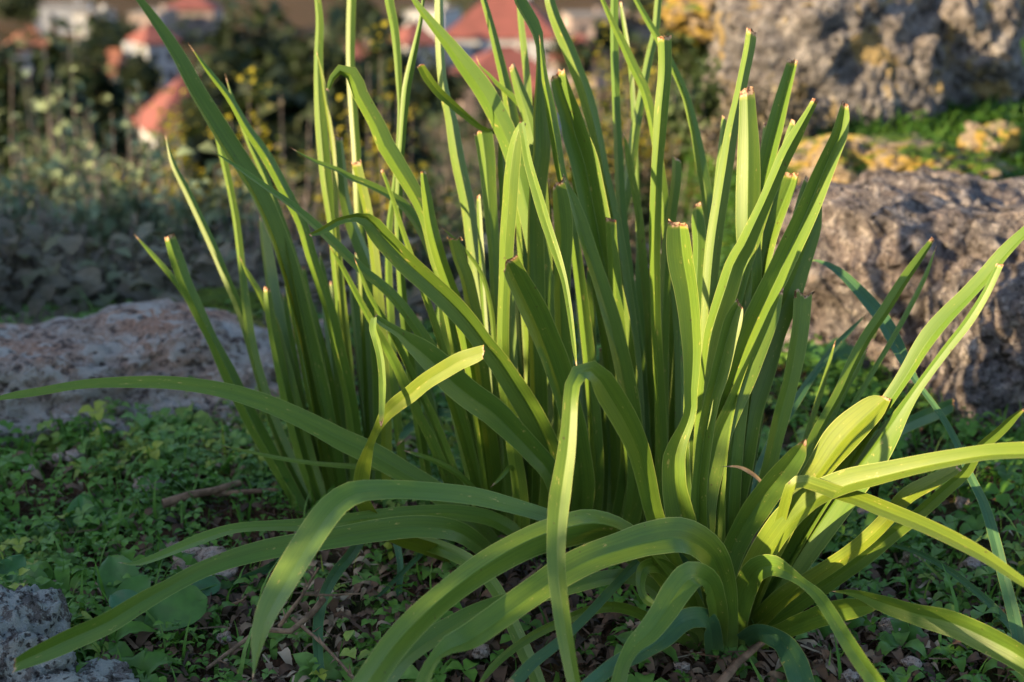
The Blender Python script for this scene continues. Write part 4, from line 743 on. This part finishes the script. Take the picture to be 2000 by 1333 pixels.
for (px, yt, D, hp, kind, lab) in [
    (-30, 400, 3.0, 210, 'd', 'grey twiggy scrub rising behind the outer end of the low pinkish rock'),
    (175, 420, 3.05, 190, 'd', 'dry brown-grey scrub directly behind the middle of the pinkish rock'),
    (330, 470, 2.85, 150, 'd', 'short dry scrub just above the moss-covered stone'),
    (480, 420, 3.1, 180, 'd', 'dry grey scrub right behind the thin-leaved clump'),
    (640, 420, 3.1, 170, 'd', 'bare twiggy scrub seen through the gaps of the thin-leaved clump'),
    (800, 380, 3.2, 190, 'o', 'dark green bush in the gap between the thin-leaved and the central clump'),
    (960, 400, 3.2, 180, 'o', 'dark green bush close behind the snapped central leaves'),
    (1120, 400, 3.3, 180, 'd', 'dry scrub hidden behind the wide dark leaf with the torn end'),
    (1270, 360, 3.4, 190, 'o', 'dark green bush behind the tall yellow-scarred cut leaf'),
    (1420, 330, 3.6, 150, 'o', 'dark bush tucked against the foot of the big boulder'),
    (1480, 430, 3.3, 130, 'd', 'dry scrub between the pitted rock and the upright cut leaves'),
    (60, 250, 4.3, 200, 's', 'tall grey-green sage shrub with broad pale leaf clusters, below the dark red roof'),
    (250, 320, 4.2, 190, 'd', 'grey thicket of fine twigs downhill from the sage shrubs'),
    (430, 260, 4.5, 190, 'f', 'yellow-flowered bush below the white house with the wide red roof'),
    (590, 300, 4.4, 180, 'd', 'dry brownish thicket behind the tallest narrow leaves'),
    (760, 180, 4.6, 190, 'f', 'yellow-flowered bush under the flat-roofed white building'),
    (930, 220, 4.7, 170, 'o', 'rounded green bush below the low red-roofed house'),
    (1090, 190, 4.6, 190, 'f', 'yellow-flowered bush behind the wide cut leaf with a curled rim'),
    (1260, 90, 4.8, 180, 'f', 'tall yellow-flowered bush under the pale pink building'),
    (1390, 130, 4.9, 120, 'f', 'yellow-flowered bush touching the side of the boulder'),
    (130, 110, 6.2, 130, 's', 'loose sage shrub whose pale shoots overlap the orange roof'),
    (-20, 180, 6.0, 160, 'o', 'green bush above the house with the dark red roof'),
    (300, 230, 6.0, 120, 'f', 'thin bush with a few yellow flowers before the wide red roof'),
    (550, 240, 6.4, 160, 'd', 'dry brown scrub below the pale house in the dark trees'),
    (690, 180, 6.6, 140, 'o', 'green bush behind the curled lit leaf'),
    (270, 330, 3.7, 90, 's', 'small pale sage shrub with upright leaf tufts in front of the flowering bush'),
    (180, 300, 3.9, 90, 's', 'small pale sage shrub beside the flat-roofed hut'),
    (880, 260, 6.2, 160, 'o', 'bush of dull green leaves behind the leaf with the bent-over piece'),
    (1180, 130, 6.8, 150, 'o', 'green bush below the grey flat-roofed building'),
    (1340, 60, 7.0, 130, 'o', 'green bush at the foot of the tall dark evergreen by the boulder'),
    (90, 490, 2.75, 130, 'd', 'low tangle of dry twigs right above the pinkish rock'),
    (10, 330, 3.5, 110, 's', 'bushy sage shrub with blue-green leaves over the grey scrub'),
    (400, 330, 3.6, 110, 's', 'slender sage shrub behind the leaning narrow leaves'),
    (230, 190, 5.2, 110, 's', 'sage shrub reaching up in front of the small orange-roofed house'),
]:
    sd += 7
    if kind == 'd': shrub(px, yt, D, hp, lab, M_DRY, M_TWIG, sd, .024, 64, 34, thick=1.2)
    if kind == 's': shrub(px, yt, D, hp, lab, M_SAGE, M_TWIG, sd, .044, 44, 60)
    if kind == 'o': shrub(px, yt, D, hp, lab, M_OLIVE, M_TWIG, sd, .032, 54, 60)
    if kind == 'f': shrub(px, yt, D, hp, lab, M_OLIVE, M_TWIG, sd, .030, 50, 48, flowers=(150, M_YFLOWER))
def tree(px, ytop, D, half_px, seed, label, mat=M_DARK, group='dark trees between the houses', lsz=.3, nst=40, per=40):
    q = at(px, 400, D); x, y = q[0], q[1]; z0 = tz(x, y) - .2
    dirv = F + RT * (px - 1000) / FPX + U * (666.5 - ytop) / FPX; ztop = CAM_H + dirv[2] / dirv[1] * y
    H = max(ztop - z0, 2.5); R = half_px * D / FPX; r = np.random.default_rng(seed)
    root = thing('tree', (x, y, z0), label, 'tree', group); b0 = np.array([x, y, z0]); hc = H * .22
    v, qd = tube([b0, b0 + [0.03 * R, 0, hc * .6], b0 + [0, .02 * R, hc * 1.2], b0 + [0, 0, H * .6]], .05 * R + .08, .03 * R, 8); part('trunk', mesh_of('trunk', v, qd, M_TRUNK), root)
    Vs, Qs, o, LP = [], [], 0, []
    for P in branchy(b0 + [0, 0, hc], R, H - hc, nst, seed):
        v, qd = tube(P, .018 * R, .004 * R, 4); Vs.append(v); Qs.append(qd + o); o += len(v)
        f = r.uniform(.3, 1.0, per); LP.append(np.stack([np.interp(f, np.linspace(0, 1, 7), P[:, j]) for j in range(3)], 1) + r.normal(0, .11 * R, (per, 3)))
    part('limbs', mesh_of('limbs', np.concatenate(Vs), np.concatenate(Qs), M_TRUNK), root)
    LP = np.concatenate(LP); n = len(LP); V, Q, m = scatter(leaf_t[0], leaf_t[1], LP, r.uniform(.6, 1.3, n) * lsz, euler_mats(r.uniform(0, 6.28, n), r.uniform(-.2, 1.3, n), r.uniform(0, 6.28, n)))
    rn = np.repeat(np.clip(.45 + .5 * fbm(LP * 2.2 / R, 2, seed) + r.normal(0, .15, n), 0, 1), m)
    tag(part('crown', mesh_of('crown', V, Q, mat, True, {'rnd': rn}), root), kind='stuff')
for k, (px, yt, D, hp, lab) in enumerate([
    (520, -40, 22, 130, 'tallest dark evergreen, left of the thick upright leaves'),
    (640, 30, 20, 110, 'dark round-headed tree behind the yellow narrow leaf'),
    (60, 30, 20, 150, 'wide dark tree above the house with the dark red roof'),
    (720, -30, 26, 110, 'dark tree against the flat-roofed white building'),
    (430, 60, 24, 60, 'small dark tree touching the wide red roof'),
    (570, 130, 17, 120, 'low spreading dark tree below the pale house'),
    (1340, -30, 24, 110, 'dark evergreen rising beside the boulder'),
    (1270, 40, 26, 70, 'small dark tree under the pale pink building'),
    (200, 40, 24, 70, 'dark tree below the narrow white tower house'),
]):
    tree(px, yt, D, hp, 500 + 3 * k, lab, lsz=.36, nst=80, per=90, group='dark trees on the lower slope')
for k, (px, yt, D, hp, lab) in enumerate([
    (470, 90, 150, 70, 'dark tree at the right gable of the wide red roof'),
    (250, 30, 220, 60, 'dark tree between the tower house and the flat pale house'),
    (40, 180, 140, 60, 'dark tree behind the dark red roof in the scrub'),
    (290, 110, 170, 40, 'small tree at the left hip of the wide red roof'),
    (560, 60, 200, 60, 'dark tree behind the pale house among trees'),
    (770, 90, 190, 60, 'dark tree in front of the flat-roofed white building'),
    (860, 110, 160, 60, 'dark tree at the left end of the low red-roofed house'),
    (1120, 70, 190, 50, 'dark tree at the right end of the largest red roof'),
    (1180, 40, 230, 40, 'thin dark tree between the grey and the pink building'),
    (1000, 160, 140, 60, 'dark tree in front of the low red-roofed house'),
    (130, 280, 115, 50, 'dark tree just behind the low orange roof'),
    (480, 270, 115, 60, 'dark tree below the white wall of the wide-roofed house'),
    (1250, -10, 260, 50, 'dark tree behind the pale pink building'),
    (80, -20, 280, 60, 'dark tree beside the white block at the far side of town'),
    (700, -10, 260, 50, 'dark tree far behind the flat-roofed white building'),
    (330, 330, 105, 60, 'dark tree at the foot of the wide-roofed white house'),
]):
    tree(px, yt, D, hp, 600 + 3 * k, lab, lsz=1.1, nst=36, per=40)
# low scrub covering the slope itself
sp = np.concatenate([ground_pts(2600, 2.25, 7, .6), ground_pts(3200, 6, 30, 3), ground_pts(3000, 25, 150, 12)]); sp = sp[~((sp[:, 0] > .25) & (sp[:, 1] < 5.6))]; bk = np.stack([-1.2 - rng.uniform(0, 5, 9000) ** 1.2, rng.uniform(-1.5, 4.5, 9000), np.zeros(9000)], 1); bk[:, 0] -= .38 * np.clip(bk[:, 1], 0, None); bk[:, 2] = terrain(bk[:, 0], bk[:, 1]); sp = np.concatenate([sp, bk]); ds = sp[:, 1]
sc_ = np.where(ds < 7, .05, np.where(ds < 30, .16, .7))
Vs, Qs, Rn, o = [], [], [], 0
for tmpl in (rosette, sprig):
    n = len(sp); M = euler_mats(rng.uniform(0, 6.28, n), np.abs(rng.normal(0, .5, n)), rng.uniform(0, 6.28, n)); V, Q, m = scatter(tmpl[0], tmpl[1], sp + rng.normal(0, 1, (n, 3)) * sc_[:, None] * [1, 1, .1], rng.uniform(.6, 1.6, n) * sc_, M)
    Vs.append(V); Qs.append(Q + o); o += len(V); Rn.append(np.repeat(rng.uniform(0, 1, n), m))
tag(link('slope_scrub', mesh_of('slope_scrub', np.concatenate(Vs), np.concatenate(Qs), M_DRY, True, {'rnd': np.concatenate(Rn)})), 'low dry scrub covering the slope down to the houses and the added earth bank out of view', 'scrub', kind='stuff')
# far-off mass of trees and thickets between the houses
cx_ = rng.uniform(-1, 1, 170); cyv = rng.uniform(62, 420, 170); cxv = cx_ * (.37 * cyv + 4); czv = terrain(cxv, cyv); LPs, Rr = [], []
for x_, y_, z_ in zip(cxv, cyv, czv):
    rr_ = rng.uniform(1.6, 4.2); d_ = rng.normal(0, 1, (46, 3)); d_ /= np.linalg.norm(d_, axis=1)[:, None]; LPs.append(np.array([x_, y_, z_ + rr_ * .7]) + d_ * rr_ * rng.uniform(.5, 1.05, (46, 1)) * [1, 1, .8]); Rr.append(np.clip(rng.uniform(.1, .9) + rng.normal(0, .2, 46), 0, 1))
LPs = np.concatenate(LPs); n = len(LPs); V, Q, m = scatter(leaf_t[0], leaf_t[1], LPs, rng.uniform(.9, 1.9, n), euler_mats(rng.uniform(0, 6.28, n), rng.uniform(-.2, 1.3, n), rng.uniform(0, 6.28, n)))
tag(link('woodland', mesh_of('woodland', V, Q, M_OLIVE, True, {'rnd': np.repeat(np.concatenate(Rr), m)})), 'far-off thickets and low trees between the houses', 'woodland', kind='stuff')
M_ROOF = mat_plain('roof_tiles', (0.22, 0.075, 0.068), (0.16, 0.058, 0.052), .6, .85); M_ROOFO = mat_plain('orange_roof_tiles', (0.27, 0.12, 0.075), (0.20, 0.08, 0.055), .6, .85)
M_ROOFG = mat_plain('grey_roof', (0.22, 0.20, 0.19), (0.16, 0.15, 0.14), .6, .85)
M_WALL = mat_plain('white_render', (0.42, 0.44, 0.48), (0.34, 0.36, 0.40), .3, .9); M_WALLP = mat_plain('pink_render', (0.32, 0.26, 0.25), (0.26, 0.21, 0.2), .3, .9)
M_GLASS = mat_plain('window_glass', (0.03, 0.035, 0.045), (0.05, 0.055, 0.065), 1, .15, .6); M_DOOR = mat_plain('door_paint', (0.10, 0.07, 0.05), None, 2, .6)
def box(x0, x1, y0, y1, z0, z1):
    v = np.array([[x, y, z] for z in (z0, z1) for y in (y0, y1) for x in (x0, x1)], float)
    return v, np.array([[0, 2, 3, 1], [4, 5, 7, 6], [0, 1, 5, 4], [2, 6, 7, 3], [0, 4, 6, 2], [1, 3, 7, 5]])
def house(px, peave, wpx, label, roof_m, wall_m, rot=0, depth=9.0, rise=2.6, hip=True, zf=None, eave=5.6, flat=False):
    zg = -27.0 if zf is None else zf; D = gdepth(peave, zg + eave); p0 = at(px, peave, D); gz = tz(p0[0], p0[1]) - .5; W = wpx * D / FPX
    root = thing('house', (p0[0], p0[1], gz), label, 'house', None); root.rotation_euler.z = R_(rot)
    h = p0[2] - gz; hw, hd = W / 2, depth / 2
    def pc(name, me, par=root): return link(name, me, par)
    v, q = box(-hw, hw, -hd, hd, 0, h); pc('wall', mesh_of('wall', v, q, wall_m, False))
    if flat:
        v, q = box(-hw - .15, hw + .15, -hd - .15, hd + .15, h + .003, h + .35); rf = pc('roof', mesh_of('roof', v, q, roof_m, False))
    else:
        o_ = .5; a, b = hw + o_, hd + o_; rl = max(a - (b if hip else 0), .8)
        v = np.array([[-a, -b, h - .12], [a, -b, h - .12], [a, b, h - .12], [-a, b, h - .12], [-a, -b, h + .08], [a, -b, h + .08], [a, b, h + .08], [-a, b, h + .08], [-rl, 0, h + rise], [rl, 0, h + rise]])
        rf = pc('roof', mesh_of('roof', v, [np.array([[0, 3, 2, 1], [0, 1, 5, 4], [1, 2, 6, 5], [2, 3, 7, 6], [3, 0, 4, 7], [4, 5, 9, 8], [6, 7, 8, 9]]), np.array([[5, 6, 9], [7, 4, 8]])], roof_m, False))
        v, q = tube([[-rl, 0, h + rise + .04], [0, 0, h + rise + .06], [rl, 0, h + rise + .04]], .16, .16, 8); pc('ridge_tiles', mesh_of('ridge_tiles', v, q, roof_m), rf)
    v, q = box(hw * .35, hw * .35 + .8, -.4 + hd * .3, .4 + hd * .3, h - .5, h + (1.2 if flat else rise + .9)); pc('chimney', mesh_of('chimney', v, q, wall_m, False), rf)
    nw = max(2, int(W / 3.2))
    for i in range(nw):
        cx = -hw + W * (i + .5) / nw
        for zc in (h - 1.8, h - 4.6):
            if zc < .8: continue
            v, q = box(cx - .62, cx + .62, -hd - .06, -hd + .05, zc - .75, zc + .75); fr = pc('window', mesh_of('window', v, q, wall_m, False))
            v, q = box(cx - .5, cx + .5, -hd - .09, -hd - .02, zc - .62, zc + .62); pc('pane', mesh_of('pane', v, q, M_GLASS, False), fr)
    v, q = box(-hw * .5 - .5, -hw * .5 + .5, -hd - .08, -hd + .05, h - 5.4, h - 3.2); pc('door', mesh_of('door', v, q, M_DOOR, False))
for a in [
    (375, 245, 170, 'white house with a wide red roof seen beside the tall leaning leaf', M_ROOF, M_WALL, 24, 10, 4.6),
    (228, 138, 60, 'small white house with an orange roof uphill of the wide red roof', M_ROOFO, M_WALL, -15, 8, 2.4),
    (15, 285, 80, 'house with a dark red roof half hidden by scrub at the foot of the slope', M_ROOF, M_WALL, 20, 9, 3.0),
    (375, 14, 100, 'distant house with a bright red roof and pale yard wall', M_ROOF, M_WALLP, 0, 9, 2.2),
    (985, 66, 215, 'long white house with the largest red roof, behind the tallest leaves', M_ROOF, M_WALL, -6, 12, 5.6),
    (985, 150, 190, 'low red-roofed house in front of the long white house', M_ROOF, M_WALLP, 10, 9, 3.4),
    (1320, 122, 60, 'small red-roofed house showing past the wide cut leaf', M_ROOF, M_WALLP, 0, 8, 2.4),
    (470, 205, 70, 'house with a short dull red roof right of the wide red roof', M_ROOF, M_WALLP, -25, 8, 2.4),
    (60, 90, 80, 'white house with a dull orange roof under the wide dark tree', M_ROOFO, M_WALL, 18, 8, 2.4),
    (300, 80, 60, 'white house with a small pink-red roof above the wide red roof', M_ROOF, M_WALL, 30, 8, 2.2),
    (810, 82, 60, 'small red-roofed house below the flat-roofed white building', M_ROOF, M_WALL, 20, 8, 2.4),
    (1130, 110, 90, 'house with a brownish red roof behind the upright yellow leaves', M_ROOF, M_WALLP, -12, 8, 2.6),
    (700, 120, 60, 'red-brown roofed house behind the dark round-headed tree', M_ROOF, M_WALLP, 8, 8, 2.4),
    (160, 352, 70, 'low house with an orange roof nearest the scrub', M_ROOFO, M_WALL, 12, 7, 1.6),
    (200, 300, 60, 'house with a narrow dark red roof between the shrubs', M_ROOF, M_WALL, -30, 8, 2.2),
    (1040, 205, 120, 'house with a dull red roof just above the yellow-flowered shrubs', M_ROOF, M_WALL, -18, 8, 2.4)]:
    house(*a)
for a in [
    (130, 10, 90, 'flat-roofed white block at the far side of the town', M_ROOFG, M_WALL, 10), (185, 25, 40, 'narrow flat-roofed white tower house', M_ROOFG, M_WALL, -10), (845, 20, 80, 'flat-roofed white building beside the largest red roof', M_ROOFG, M_WALL, -20),
    (1150, 30, 90, 'grey flat-roofed building behind the upright leaves', M_ROOFG, M_WALLP, 8), (1235, 20, 70, 'pale pink flat-roofed building next to the grey one', M_ROOFG, M_WALLP, -12), (145, 392, 45, 'flat-roofed white hut in the scrub', M_ROOFG, M_WALL, 15), (560, 175, 60, 'pale flat-roofed house among the dark trees', M_ROOFG, M_WALLP, 10), (300, 25, 60, 'flat-roofed pale house left of the bright red roof', M_ROOFG, M_WALLP, -8)]:
    house(*a, flat=True)
